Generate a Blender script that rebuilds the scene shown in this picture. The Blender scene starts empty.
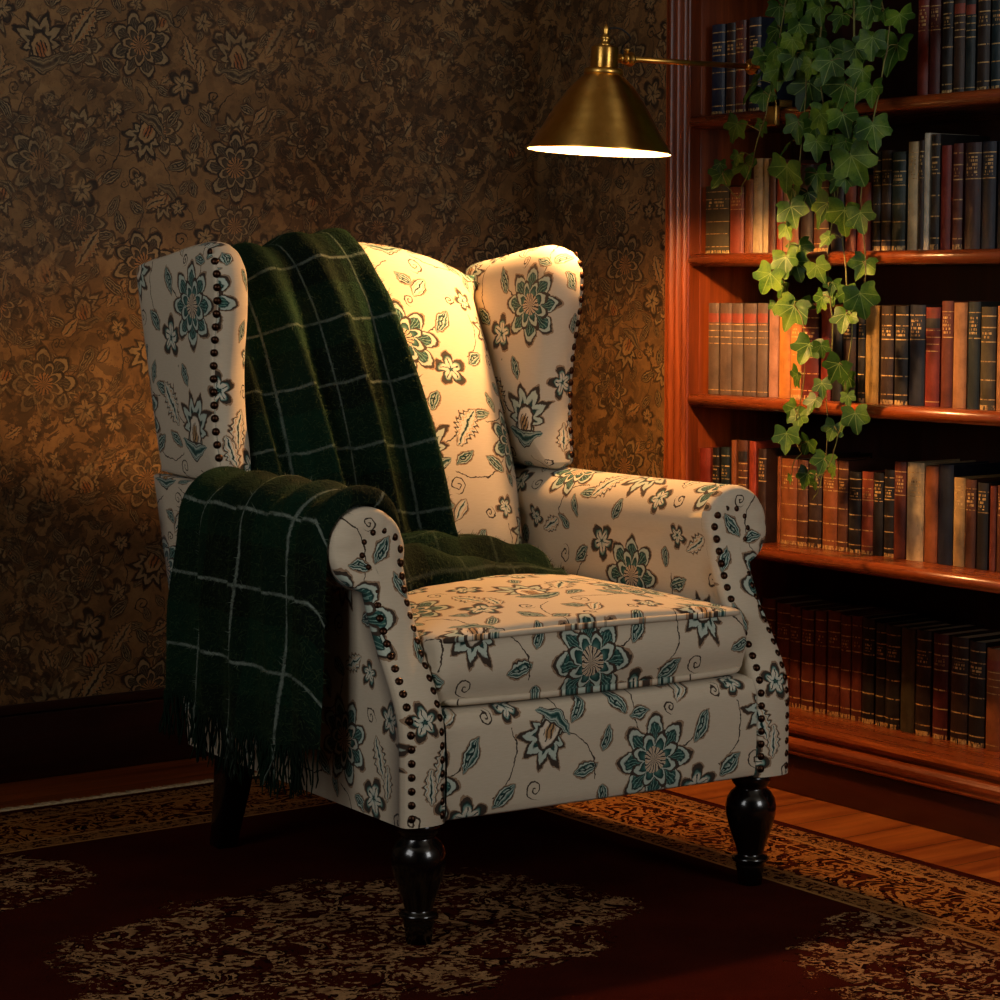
import bpy, bmesh, math, random
import numpy as np
from mathutils import Vector, Matrix, Euler
random.seed(7); RNG = np.random.default_rng(7)
sc = bpy.context.scene
COL = sc.collection
PI = math.pi

# ------------------------------------------------------------------ objects
def raw(name, me, parent=None):
    o = bpy.data.objects.new(name, me); COL.objects.link(o)
    if parent is not None: o.parent = parent
    return o
def pyd(name, verts, faces, mat, parent=None, uvs=None, smooth=True, mats=None, fmat=None):
    me = bpy.data.meshes.new(name)
    me.from_pydata([tuple(v) for v in verts], [], [tuple(f) for f in faces])
    if uvs is not None:
        uvs = np.asarray(uvs, np.float32)
        lay = me.uv_layers.new(name='UVMap')
        li = np.empty(len(me.loops), np.int32); me.loops.foreach_get('vertex_index', li)
        lay.data.foreach_set('uv', uvs[li].ravel())
    for m in (mats or [mat]): me.materials.append(m)
    if fmat is not None: me.polygons.foreach_set('material_index', np.asarray(fmat, np.int32))
    if smooth: me.polygons.foreach_set('use_smooth', np.ones(len(me.polygons), bool))
    me.update()
    return raw(name, me, parent)
def empty(name, loc=(0, 0, 0), rz=0):
    o = bpy.data.objects.new(name, None); COL.objects.link(o)
    o.location = loc; o.rotation_euler = (0, 0, rz); o.empty_display_size = .05
    return o
def tag(o, label, cat, group=None, kind=None):
    o['label'] = label; o['category'] = cat
    if group: o['group'] = group
    if kind: o['kind'] = kind
    return o
def struct(o): o['kind'] = 'structure'; return o
class MB:
    """collects simple shapes into ONE mesh"""
    def __init__(s): s.v = []; s.f = []; s.uv = []
    def add(s, v, f, uv=None):
        b = len(s.v); s.v += [tuple(p) for p in v]; s.f += [tuple(i + b for i in q) for q in f]
        s.uv += [tuple(p) for p in (uv if uv is not None else [(0, 0)] * len(v))]
    def box(s, a, b):
        (x0, y0, z0), (x1, y1, z1) = a, b
        v = [(x0,y0,z0),(x1,y0,z0),(x1,y1,z0),(x0,y1,z0),(x0,y0,z1),(x1,y0,z1),(x1,y1,z1),(x0,y1,z1)]
        s.add(v, [(0,3,2,1),(4,5,6,7),(0,1,5,4),(1,2,6,5),(2,3,7,6),(3,0,4,7)])
    def lathe(s, prof, n=32, M=None, cap=True):
        v = []; f = []
        for r, z in prof:
            for k in range(n):
                a = 2*PI*k/n; v.append(Vector((r*math.cos(a), r*math.sin(a), z)))
        for i in range(len(prof)-1):
            for k in range(n):
                k2 = (k+1) % n
                f.append((i*n+k, i*n+k2, (i+1)*n+k2, (i+1)*n+k))
        if cap:
            f.append(tuple(range(n))[::-1]); f.append(tuple((len(prof)-1)*n+k for k in range(n)))
        if M is not None: v = [M @ p for p in v]
        s.add(v, f)
    def tube(s, pts, r, n=8, uvk=None):
        pts = [Vector(p) for p in pts]; v = []; f = []; uv = []
        up = Vector((0, 0, 1)); d = 0
        for i, p in enumerate(pts):
            t = (pts[min(i+1, len(pts)-1)] - pts[max(i-1, 0)]).normalized()
            a = t.cross(up)
            if a.length < 1e-3: a = t.cross(Vector((1, 0, 0)))
            a.normalize(); b = a.cross(t)
            rr = r[i] if isinstance(r, (list, tuple)) else r
            if i: d += (pts[i]-pts[i-1]).length
            for k in range(n):
                an = 2*PI*k/n
                v.append(p + a*math.cos(an)*rr + b*math.sin(an)*rr)
                uv.append((uvk[i][0] + .004*math.cos(an), uvk[i][1]) if uvk else (d, k/n*2*PI*rr))
        m = len(pts)
        for i in range(m-1):
            for k in range(n):
                k2 = (k+1) % n
                f.append((i*n+k2, i*n+k, (i+1)*n+k, (i+1)*n+k2))
        f.append(tuple(range(n))); f.append(tuple((m-1)*n+k for k in range(n))[::-1])
        s.add(v, f, uv)
    def build(s, name, mat, parent=None, smooth=False, uv=False, bevel=0):
        o = pyd(name, s.v, s.f, mat, parent, s.uv if uv else None, smooth)
        if bevel:
            m = o.modifiers.new('bevel', 'BEVEL'); m.width = bevel; m.segments = 2; m.limit_method = 'ANGLE'
            o.data.polygons.foreach_set('use_smooth', np.ones(len(o.data.polygons), bool))
        return o
def grid(name, P, UV, mat, parent=None, flip=False, caps=None):
    P = np.asarray(P); n, m = P.shape[:2]
    idx = np.arange(n*m).reshape(n, m)
    f = np.stack([idx[:-1, :-1], idx[:-1, 1:], idx[1:, 1:], idx[1:, :-1]], -1).reshape(-1, 4)
    if flip: f = f[:, ::-1]
    return pyd(name, P.reshape(-1, 3).tolist(), f.tolist(), mat, parent, np.asarray(UV).reshape(-1, 2))
def interp(x, xs, ys): return np.interp(x, xs, ys)
def cr(pts, n):
    """smooth Catmull-Rom resample of a polyline"""
    p = np.asarray(pts, float); p = np.vstack([2*p[0]-p[1], p, 2*p[-1]-p[-2]])
    out = []
    m = len(p)-3
    for t in np.linspace(0, m-1e-6, n):
        i = int(t); u = t-i; a, b, c, d = p[i:i+4]
        out.append(.5*((2*b)+(-a+c)*u+(2*a-5*b+4*c-d)*u*u+(-a+3*b-3*c+d)*u**3))
    return np.array(out)

# ------------------------------------------------------------------ node graphs
def lin(r, g, b):
    return tuple((c/12.92 if c <= .04045 else ((c+.055)/1.055)**2.4) for c in (r/255, g/255, b/255)) + (1,)
class S:
    """a socket with arithmetic"""
    def __init__(s, nt, k): s.nt = nt; s.k = k
    def _m(s, op, *a):
        n = s.nt.nodes.new('ShaderNodeMath'); n.operation = op
        for i, x in enumerate((s,)+a):
            if isinstance(x, S): s.nt.links.new(x.k, n.inputs[i])
            else: n.inputs[i].default_value = x
        return S(s.nt, n.outputs[0])
    def __add__(s, o): return s._m('ADD', o)
    def __radd__(s, o): return s._m('ADD', o)
    def __sub__(s, o): return s._m('SUBTRACT', o)
    def __rsub__(s, o): return s._m('MULTIPLY_ADD', -1.0, o)
    def __mul__(s, o): return s._m('MULTIPLY', o)
    def __rmul__(s, o): return s._m('MULTIPLY', o)
    def __truediv__(s, o): return s._m('DIVIDE', o)
    def mad(s, a, b): return s._m('MULTIPLY_ADD', a, b)
    def lt(s, o): return s._m('LESS_THAN', o)
    def gt(s, o): return s._m('GREATER_THAN', o)
    def wrap(s, lo, hi): return s._m('WRAP', hi, lo)
    def ping(s, k): return s._m('PINGPONG', k)
    def abs(s): return s._m('ABSOLUTE')
    def sqrt(s): return s._m('SQRT')
    def sin(s): return s._m('SINE')
    def pow(s, k): return s._m('POWER', k)
    def max(s, o): return s._m('MAXIMUM', o)
    def min(s, o): return s._m('MINIMUM', o)
    def atan2(s, o): return s._m('ARCTAN2', o)
    def floor(s): return s._m('FLOOR')
    def smooth(s, a, b):
        n = s.nt.nodes.new('ShaderNodeMapRange'); n.interpolation_type = 'SMOOTHSTEP'
        s.nt.links.new(s.k, n.inputs[0]); n.inputs[1].default_value = a; n.inputs[2].default_value = b
        return S(s.nt, n.outputs[0])
def ramp(v, stops, const=False):
    n = v.nt.nodes.new('ShaderNodeValToRGB'); v.nt.links.new(v.k, n.inputs[0])
    cr_ = n.color_ramp; cr_.interpolation = 'CONSTANT' if const else 'LINEAR'
    while len(cr_.elements) < len(stops): cr_.elements.new(.5)
    for e, (p, c) in zip(cr_.elements, stops): e.position = p; e.color = c
    return S(v.nt, n.outputs[0])
def mix(f, a, b, blend='MIX'):
    nt = next(x.nt for x in (f, a, b) if isinstance(x, S))
    n = nt.nodes.new('ShaderNodeMix'); n.data_type = 'RGBA'; n.blend_type = blend
    for i, x in ((0, f), (6, a), (7, b)):
        if isinstance(x, S): nt.links.new(x.k, n.inputs[i])
        else: n.inputs[i].default_value = x
    return S(nt, n.outputs[2])
def noise(vec, scale, detail=2, rough=.5, dist=0, dim='3D', out=0):
    n = vec.nt.nodes.new('ShaderNodeTexNoise'); n.noise_dimensions = dim
    vec.nt.links.new(vec.k, n.inputs['Vector'])
    n.inputs['Scale'].default_value = scale; n.inputs['Detail'].default_value = detail
    n.inputs['Roughness'].default_value = rough; n.inputs['Distortion'].default_value = dist
    return S(vec.nt, n.outputs[out])
def coord(nt, which='Object'):
    return S(nt, nt.nodes.new('ShaderNodeTexCoord').outputs[which])
def mapping(vec, scale=(1, 1, 1), loc=(0, 0, 0)):
    n = vec.nt.nodes.new('ShaderNodeMapping'); vec.nt.links.new(vec.k, n.inputs[0])
    n.inputs['Scale'].default_value = scale; n.inputs['Location'].default_value = loc
    return S(vec.nt, n.outputs[0])
def sep(vec):
    n = vec.nt.nodes.new('ShaderNodeSeparateXYZ'); vec.nt.links.new(vec.k, n.inputs[0])
    return [S(vec.nt, o) for o in n.outputs]
def comb(x, y, z=0.0):
    nt = next(a.nt for a in (x, y, z) if isinstance(a, S))
    n = nt.nodes.new('ShaderNodeCombineXYZ')
    for i, a in enumerate((x, y, z)):
        if isinstance(a, S): nt.links.new(a.k, n.inputs[i])
        else: n.inputs[i].default_value = a
    return S(nt, n.outputs[0])
def new_mat(name, rough=.5, metal=0, color=None, spec=.5, coat=0, sheen=0):
    m = bpy.data.materials.new(name); m.use_nodes = True
    nt = m.node_tree; b = nt.nodes['Principled BSDF']
    b.inputs['Roughness'].default_value = rough; b.inputs['Metallic'].default_value = metal
    b.inputs['Specular IOR Level'].default_value = spec
    b.inputs['Coat Weight'].default_value = coat; b.inputs['Coat Roughness'].default_value = .15
    b.inputs['Sheen Weight'].default_value = sheen
    if color: b.inputs['Base Color'].default_value = color
    return m, nt, b
def setc(nt, b, c, key='Base Color'): nt.links.new(c.k, b.inputs[key])
def bump(nt, b, h, strength=.3, dist=.002):
    n = nt.nodes.new('ShaderNodeBump'); n.inputs['Strength'].default_value = strength; n.inputs['Distance'].default_value = dist
    nt.links.new(h.k, n.inputs['Height']); nt.links.new(n.outputs[0], b.inputs['Normal'])

# ---- embroidered flower repeat, drawn with node mathematics
TW, TH = .44, .44
def jacobean(name, pal):
    """node group: Vector (metres) -> Color, Mask"""
    g = bpy.data.node_groups.new(name, 'ShaderNodeTree')
    g.interface.new_socket('Vector', in_out='INPUT', socket_type='NodeSocketVector')
    g.interface.new_socket('Color', in_out='OUTPUT', socket_type='NodeSocketColor')
    g.interface.new_socket('Mask', in_out='OUTPUT', socket_type='NodeSocketFloat')
    gi = g.nodes.new('NodeGroupInput'); go = g.nodes.new('NodeGroupOutput')
    V = S(g, gi.outputs[0])
    wob = sep(noise(V, 38, 3, .62, out=1))
    u0, v0, _ = sep(V)
    U = u0 + wob[0].mad(.018, -.009); Vv = v0 + wob[1].mad(.018, -.009)
    st = {'col': None, 'mask': None}
    def lay(col, m):
        if st['col'] is None: st['col'] = mix(m, pal['ground'], col); st['mask'] = m
        else: st['col'] = mix(m, st['col'], col); st['mask'] = st['mask'].max(m)
    def place(cx, cy, rot=0.0):
        du = (U - cx).wrap(-TW/2, TW/2); dv = (Vv - cy).wrap(-TH/2, TH/2)
        if rot == 0: return du, dv
        c, s_ = math.cos(rot), math.sin(rot)
        return du.mad(c, dv*s_), du.mad(-s_, dv*c)
    D, T, M, Pp, O_, G_, W_ = (pal[k] for k in ('dark', 'teal', 'mid', 'pale', 'outline', 'gold', 'cream'))
    petal = [(0, D), (.45, T), (.62, D), (.70, T), (.78, D), (.81, Pp), (.90, Pp), (.925, O_), (1, O_)]
    H_ = pal['halo']; vein_n = st['vein'] = noise(V, 260, 2, .6)
    def flower(cx, cy, R, n=8, ph=0.0, warm=False):
        x, y = place(cx, cy, ph)
        r = (x*x + y*y).sqrt(); th = y.atan2(x)
        t = (th*(n/(2*PI))).ping(.5)*2
        d1 = t.mad(-.10, 1.0)*R - t*t*(R*.34)
        lay(H_, (r - .0035).lt(d1))
        x1 = r/d1
        c1 = ramp(x1, petal)
        c1 = mix(((th*(n*7/(2*PI))).ping(.5)*2 + vein_n*.5).lt(.50)*x1.lt(.76)*x1.gt(.35), c1, M)
        lay(c1, x1.lt(1.0))
        t2 = 1 - t; R2 = R*.66
        d2 = t2.mad(-.10, 1.0)*R2 - t2*t2*(R2*.34)
        lay(ramp(r/d2, [(0, D), (.35, M), (.55, T), (.70, D), (.74, W_ if warm else Pp), (.86, Pp), (.89, O_), (1, O_)]), r.lt(d2))
        c3 = ramp((th*(16/(2*PI))).ping(.5)*2, [(0, G_), (.45, W_), (.7, O_), (1, O_)])
        lay(c3, r.lt(R*.28))
    def small(cx, cy, R, n=5, ph=0.4):
        x, y = place(cx, cy, ph)
        r = (x*x + y*y).sqrt(); th = y.atan2(x)
        t = (th*(n/(2*PI))).ping(.5)*2
        d = t*t*(-R*.55) + R
        lay(H_, (r - .0030).lt(d))
        lay(ramp(r/d, [(0, T), (.14, D), (.2, Pp), (.55, W_), (.66, M), (.74, D), (.84, O_), (1, O_)]), r.lt(d))
        lay(D, ((t-.0).lt(.10)*r.lt(R*.6)))
    def leaf(cx, cy, L, W, rot, serr=0.0, warm=False):
        x, y = place(cx, cy, rot)
        q = 1 - (x/L).pow(2.0)
        w = q*W
        if serr: w = w*((x*(PI*2/.011)).sin().mad(serr, 1.0))
        v = y.abs()/w.max(1e-5)
        inside = v.lt(1.0)*x.abs().lt(L)
        lay(H_, (y.abs() - .0022).lt(w)*x.abs().lt(L*1.03))
        a = ramp(v, [(0, D), (.10, D), (.14, Pp), (.42, T if not warm else W_), (.60, D if not warm else G_), (.66, Pp if not warm else W_), (.80, Pp), (.84, O_), (1, O_)])
        lay(a, inside)
        if not warm: lay(D, inside*v.lt(.62)*y.gt(.0)*((x+y*.8)*(PI*2/.012)).sin().gt(.55))
    def curve(a0, k, amp, off, th=.0013):
        d = (U*(2*PI*k/TW) + a0).sin().mad(amp, off) - Vv
        lay(O_, d.wrap(-TH/2, TH/2).abs().lt(th))
    def curl(cx, cy, R, ph, sg=1):
        x, y = place(cx, cy, ph)
        r = (x*x + y*y).sqrt(); th = (y*sg).atan2(x)
        k = (r*(1/(R*.62)) - th*(1/(2*PI))).wrap(-.5, .5).abs()
        lay(O_, k.lt(.0021/R)*r.lt(R))
    def stem(cx, cy, L, rot, bend=10.0, th=.0012):
        x, y = place(cx, cy, rot)
        lay(O_, (y - x*x*bend).abs().lt(th)*x.abs().lt(L))
    def bud(cx, cy, R, rot):
        x, y = place(cx, cy, rot)
        r = (x*x + y*y).sqrt(); th = y.atan2(x)
        k = th*(10/(2*PI)); t = k.ping(.5)*2
        d = (t.mad(-.38, 1.0)*R)*y.mad(1.6/R, 2.0).min(3.0)*.38
        d = d.max(R*.30)
        lay(H_, (r - .0032).lt(d))
        lay(ramp(r/d, [(0, M), (.35, T), (.55, D), (.62, Pp), (.82, Pp), (.86, O_), (1, O_)]), r.lt(d))
        e = ((x/.62).pow(2.0) + (y + R*.12).pow(2.0)).sqrt()/(R*.62)
        hatch = ((x+y*.3)*(PI*2/.0085)).sin()
        lay(ramp(e.max(hatch.gt(.45)*.0), [(0, G_), (.38, G_), (.5, W_), (.78, W_), (.86, O_), (1, O_)]), e.lt(1.0))
        lay(O_, e.lt(.55)*hatch.gt(.35))
        x2, y2 = place(cx - math.sin(rot)*(-R*.62), cy - math.cos(rot)*(R*.62), rot)
        b = (x2.abs()*1.0 - .0) / (R*.75)
        w = (1 - b.pow(2.0))*R*.26
        v = (y2 - x2.abs()*.35).abs()/w.max(1e-5)
        lay(ramp(v, [(0, D), (.2, T), (.45, Pp), (.6, D), (.72, Pp), (.82, O_), (1, O_)]), v.lt(1.0)*b.lt(1.0))
    # stems first, heads over them
    stem(.262, .125, .055, 1.25, 7.0); stem(.155, .125, .04, .55, 9.0); stem(.34, .235, .05, 1.9, 8.0)
    stem(.05, .215, .055, 1.3, -8.0); stem(.215, .275, .06, .2, 7.0); stem(.165, .36, .045, .9, 9.0)
    curl(.300, .085, .017, .6); curl(.150, .262, .018, 2.4, -1); curl(.040, .248, .014, 1.0); curl(.400, .395, .016, 4.0, -1)
    curl(.215, .205, .012, 3.0)
    leaf(.185, .150, .030, .0125, 1.05); leaf(.245, .080, .026, .0135, .65); leaf(.020, .205, .024, .012, 2.2)
    leaf(.245, .300, .028, .013, 2.5); leaf(.175, .312, .026, .011, .5); leaf(.385, .200, .026, .011, .9)
    leaf(.060, .185, .020, .010, .2); leaf(.285, .270, .020, .009, 2.0); leaf(.120, .228, .022, .010, 2.7); leaf(.395, .105, .024, .012, .3); leaf(.430, .060, .020, .010, 1.7)
    leaf(.150, .215, .026, .012, .9, 0, True); leaf(.225, .400, .026, .012, .2); leaf(.262, .428, .022, .010, 1.9); leaf(.365, .255, .022, .010, 2.6)
    leaf(.010, .300, .028, .013, 1.5, .2, True); leaf(.345, .030, .028, .013, .5, .2, True); leaf(.300, .020, .020, .010, 2.4); leaf(.130, .425, .022, .011, 1.1)
    leaf(.435, .150, .022, .010, 1.2); stem(.40, .14, .05, 2.2, 8.0); stem(.29, .40, .05, .7, 9.0); curl(.265, .375, .014, 1.9); curl(.120, .185, .012, .4)
    small(.255, .215, .024, 5, .8); small(.395, .020, .022, 5, .2)
    leaf(.190, .375, .046, .021, .95, .22, True); leaf(.425, .335, .034, .016, 1.9, .2, True)
    small(.180, .050, .037); small(.408, .268, .036, 5, 1.2); small(.018, .398, .029, 5, .1)
    bud(.098, .330, .062, .1); bud(.325, .168, .052, 2.5)
    flower(.090, .105, .076); flower(.315, .345, .072, 8, .3, True)
    g.links.new(st['col'].k, go.inputs[0]); g.links.new(st['mask'].k, go.inputs[1])
    return g
def use_group(g, vec):
    n = vec.nt.nodes.new('ShaderNodeGroup'); n.node_tree = g
    vec.nt.links.new(vec.k, n.inputs[0])
    return S(vec.nt, n.outputs[0]), S(vec.nt, n.outputs[1])

PAL_FAB = dict(ground=lin(204,190,165), dark=lin(22,50,46), teal=lin(50,92,84), mid=lin(112,144,132), pale=lin(182,194,178),
               outline=lin(64,52,42), gold=lin(176,138,92), cream=lin(222,208,184), halo=lin(150,124,98))
G_FAB = jacobean('embroidered_repeat', PAL_FAB)
PAL_WALL = dict(ground=lin(134,104,66), dark=lin(46,36,24), teal=lin(66,56,40), mid=lin(98,82,56), pale=lin(138,116,80),
                outline=lin(38,28,18), gold=lin(146,88,44), cream=lin(150,118,76), halo=lin(84,58,32))
G_WALL = jacobean('faded_paper_repeat', PAL_WALL)

def fabric(name, off=(0, 0)):
    m, nt, b = new_mat(name, .92, spec=.15, sheen=.08)
    uv = coord(nt, 'UV')
    c, mk = use_group(G_FAB, mapping(uv, loc=(off[0], off[1], 0)))
    n = noise(uv, 900, 1, .5)
    wv = mapping(uv, (1, 1, 1))
    x, y, _ = sep(wv)
    weave = ((x*(2*PI/.0016)).sin() * (y*(2*PI/.0016)).sin())
    slub = noise(mapping(uv, (60, 700, 1)), 1, 2, .5)
    c = mix(slub*.28, c, mix(1.0, c, lin(170,155,132), 'MULTIPLY'))
    setc(nt, b, c)
    bump(nt, b, weave*.25 + n*.6, .35, .0012)
    return m
FAB = {k: fabric('linen_' + k, o) for k, o in dict(
    back=(.03, .06), rail=(.001, -.140), cushion=(.115, -.305), arm=(.12, .05), wing=(.21, .02)).items()}

def wood(name, axis, base=((60,23,8), (126,56,19), (168,85,33)), rough=.26, scale=1.0, coat=.22):
    m, nt, b = new_mat(name, rough, coat=coat)
    co = coord(nt)
    s = [26, 26, 26]; s[axis] = 1.6
    v = mapping(co, tuple(k*scale for k in s))
    n1 = noise(v, 1.0, 5, .6, .6); n2 = noise(mapping(co, tuple(k*4*scale for k in s)), 1, 3, .6)
    c = ramp(n1.mad(.75, n2*.25), [(.28, lin(*base[0])), (.52, lin(*base[1])), (.74, lin(*base[2]))])
    setc(nt, b, c)
    setc(nt, b, n2.mad(.16, rough-.06), 'Roughness')
    bump(nt, b, n2, .12, .001)
    return m
WOODY = wood('mahogany_grain_along', 1); WOODZ = wood('mahogany_grain_up', 2, rough=.36, coat=.06); DEEPW = wood('dark_back_boards', 2, ((30,10,5), (52,20,9), (66,28,13)), .5, coat=0)
DARKW = wood('dark_skirting_wood', 0, ((16,5,4), (34,11,8), (44,16,10)), .35)
BLACKW, nt, b = new_mat('ebonised_wood', .18, color=lin(6, 5, 5), coat=.5)
setc(nt, b, noise(coord(nt), 40, 3).mad(.1, .14), 'Roughness')

def brass_mat(name='aged_brass', aniso=0):
    m, nt, b = new_mat(name, .30, 1.0)
    if aniso:
        tg = nt.nodes.new('ShaderNodeTangent'); tg.direction_type = 'RADIAL'; tg.axis = 'Z'
        nt.links.new(tg.outputs[0], b.inputs['Tangent']); b.inputs['Anisotropic'].default_value = aniso; b.inputs['Anisotropic Rotation'].default_value = .25
    co = coord(nt)
    n = noise(co, 14, 4, .6); n2 = noise(mapping(co, (3, 3, 260)), 1, 2)
    setc(nt, b, ramp(n, [(.3, lin(206,150,66)), (.6, lin(232,180,90)), (.8, lin(184,128,54))]))
    setc(nt, b, n2.mad(.16, .20) + n*.10, 'Roughness')
    return m
BRASS = brass_mat(); SPUN = brass_mat('spun_brass', .8)
NAILM, nt, b = new_mat('bronze_nail', .3, 1.0, lin(58, 38, 27))
setc(nt, b, noise(coord(nt), 300, 2).mad(.3, .22), 'Roughness')

# ------------------------------------------------------------------ room
X_WR, Y_WB, X_BF = 1.01, 1.15, .894
FZ = -.008
def wallpaper():
    m, nt, b = new_mat('damask_wallpaper', .62, spec=.25)
    co = coord(nt); x, y, z = sep(co)
    uv = comb(x*1.0 - y*1.0, z)
    c1, m1 = use_group(G_WALL, mapping(uv, (.98, .98, 1), (.13, .20, 0)))
    c2, m2 = use_group(G_WALL, mapping(uv, (1.22, 1.22, 1), (.36, .05, 0)))
    big = noise(co, 2.3, 3, .6); fine = noise(co, 55, 4, .65)
    leafy = noise(uv, 21, 4, .62, 1.2)
    base = ramp(noise(co, 7, 4, .65), [(.3, lin(94,68,38)), (.5, lin(126,94,56)), (.7, lin(146,112,70))])
    c = mix(m2*.85, base, c2)
    blot = leafy.gt(.505)*big.smooth(.36, .56)
    c = mix(blot*.8, c, lin(54,38,24))
    c = mix(blot*fine.gt(.56)*.5, c, lin(120,86,48))
    c = mix(m1*big.smooth(.60, .42).mad(.8, .2), c, c1)
    c = mix(fine.smooth(.45, .75)*.5, c, lin(84,58,34))
    c = mix(noise(co, 160, 3, .7).gt(.62)*.35, c, lin(40,26,14))
    setc(nt, b, c)
    bump(nt, b, fine, .25, .0015)
    return m
WALLP = wallpaper()
def quadmesh(name, quads, mat):
    v = []; f = []
    for q in quads:
        f.append(tuple(range(len(v), len(v)+4))); v += q
    return struct(pyd(name, v, f, mat, smooth=False))
CZ = 2.62; XL, YF = -2.7, -3.95; BY0, BY1 = -.95, .547; BXB = 1.235
quadmesh('wall_back', [[(XL, Y_WB, FZ), (X_WR, Y_WB, FZ), (X_WR, Y_WB, CZ), (XL, Y_WB, CZ)]], WALLP)
quadmesh('wall_right', [[(X_WR, Y_WB, FZ), (X_WR, BY1, FZ), (X_WR, BY1, CZ), (X_WR, Y_WB, CZ)],
                        [(X_WR, BY1, FZ), (BXB, BY1, FZ), (BXB, BY1, CZ), (X_WR, BY1, CZ)],
                        [(BXB, BY1, FZ), (BXB, YF, FZ), (BXB, YF, CZ), (BXB, BY1, CZ)]], WALLP)
WY0, WY1, WZ0, WZ1 = -1.55, -.25, 1.05, 2.40
VX0, VX1 = -.05, 1.05                        # second, narrower window in the wall behind the camera
quadmesh('wall_left', [[(XL, YF, FZ), (XL, WY0, FZ), (XL, WY0, CZ), (XL, YF, CZ)],
                       [(XL, WY1, FZ), (XL, Y_WB, FZ), (XL, Y_WB, CZ), (XL, WY1, CZ)],
                       [(XL, WY0, FZ), (XL, WY1, FZ), (XL, WY1, WZ0), (XL, WY0, WZ0)],
                       [(XL, WY0, WZ1), (XL, WY1, WZ1), (XL, WY1, CZ), (XL, WY0, CZ)]], WALLP)
quadmesh('wall_front', [[(XL, YF, FZ), (VX0, YF, FZ), (VX0, YF, CZ), (XL, YF, CZ)], [(VX1, YF, FZ), (BXB, YF, FZ), (BXB, YF, CZ), (VX1, YF, CZ)],
                        [(VX0, YF, FZ), (VX1, YF, FZ), (VX1, YF, WZ0), (VX0, YF, WZ0)], [(VX0, YF, WZ1), (VX1, YF, WZ1), (VX1, YF, CZ), (VX0, YF, CZ)]], WALLP)
mb = MB()
for a in (VX0, (VX0+VX1)/2-.02, VX1-.04): mb.box((a, YF-.05, WZ0), (a+.04, YF+.02, WZ1))
for a in (WZ0, (WZ0+WZ1)/2-.02, WZ1-.04): mb.box((VX0, YF-.05, a), (VX1, YF+.02, a+.04))
struct(mb.build('window_2', WOODZ))
mb = MB()
for a in (WY0, (WY0+WY1)/2-.02, WY1-.04): mb.box((XL-.05, a, WZ0), (XL+.02, a+.04, WZ1))
for a in (WZ0, (WZ0+WZ1)/2-.02, WZ1-.04): mb.box((XL-.05, WY0, a), (XL+.02, WY1, a+.04))
struct(mb.build('window_1', WOODZ))
PLAIN, nt, b = new_mat('old_ceiling_plaster', .9)
setc(nt, b, ramp(noise(coord(nt), 3, 3), [(.3, lin(176,164,142)), (.7, lin(196,184,162))]))
quadmesh('ceiling', [[(XL, YF, CZ), (BXB, YF, CZ), (BXB, Y_WB, CZ), (XL, Y_WB, CZ)]], PLAIN)
def floor_mat():
    m, nt, b = new_mat('oiled_floorboards', .3, coat=.2)
    co = coord(nt); x, y, z = sep(co)
    row = (y/.13).floor()
    n = noise(comb(x*2.2 + row*3.7, y*34, row), 1, 5, .6, .5)
    shade = noise(comb(row*7.31, (x*.55+row*.37).floor()*5.1), 1, 0)
    c = ramp(n.mad(.7, shade*.4), [(.30, lin(80,33,11)), (.50, lin(132,63,22)), (.68, lin(172,96,38))])
    gap = (y/.13).wrap(-.5, .5).abs().gt(.487)
    setc(nt, b, mix(gap, c, lin(20,8,5)))
    bump(nt, b, n - gap*1.5, .2, .001)
    return m
quadmesh('floor', [[(XL, YF, FZ), (BXB, YF, FZ), (BXB, Y_WB, FZ), (XL, Y_WB, FZ)]], floor_mat())
def skirting(name, quads_fn):
    mb = MB(); quads_fn(mb); return struct(mb.build(name, DARKW, bevel=.004))
skirting('baseboard_back', lambda mb: (mb.box((XL, 1.134, FZ), (X_WR, Y_WB, .128)), mb.box((XL, 1.139, .128), (X_WR, Y_WB, .150))))
skirting('baseboard_right', lambda mb: (mb.box((X_WR-.016, BY1+.002, FZ), (X_WR, 1.133, .128)), mb.box((X_WR-.011, BY1+.002, .128), (X_WR, 1.133, .150))))

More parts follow.
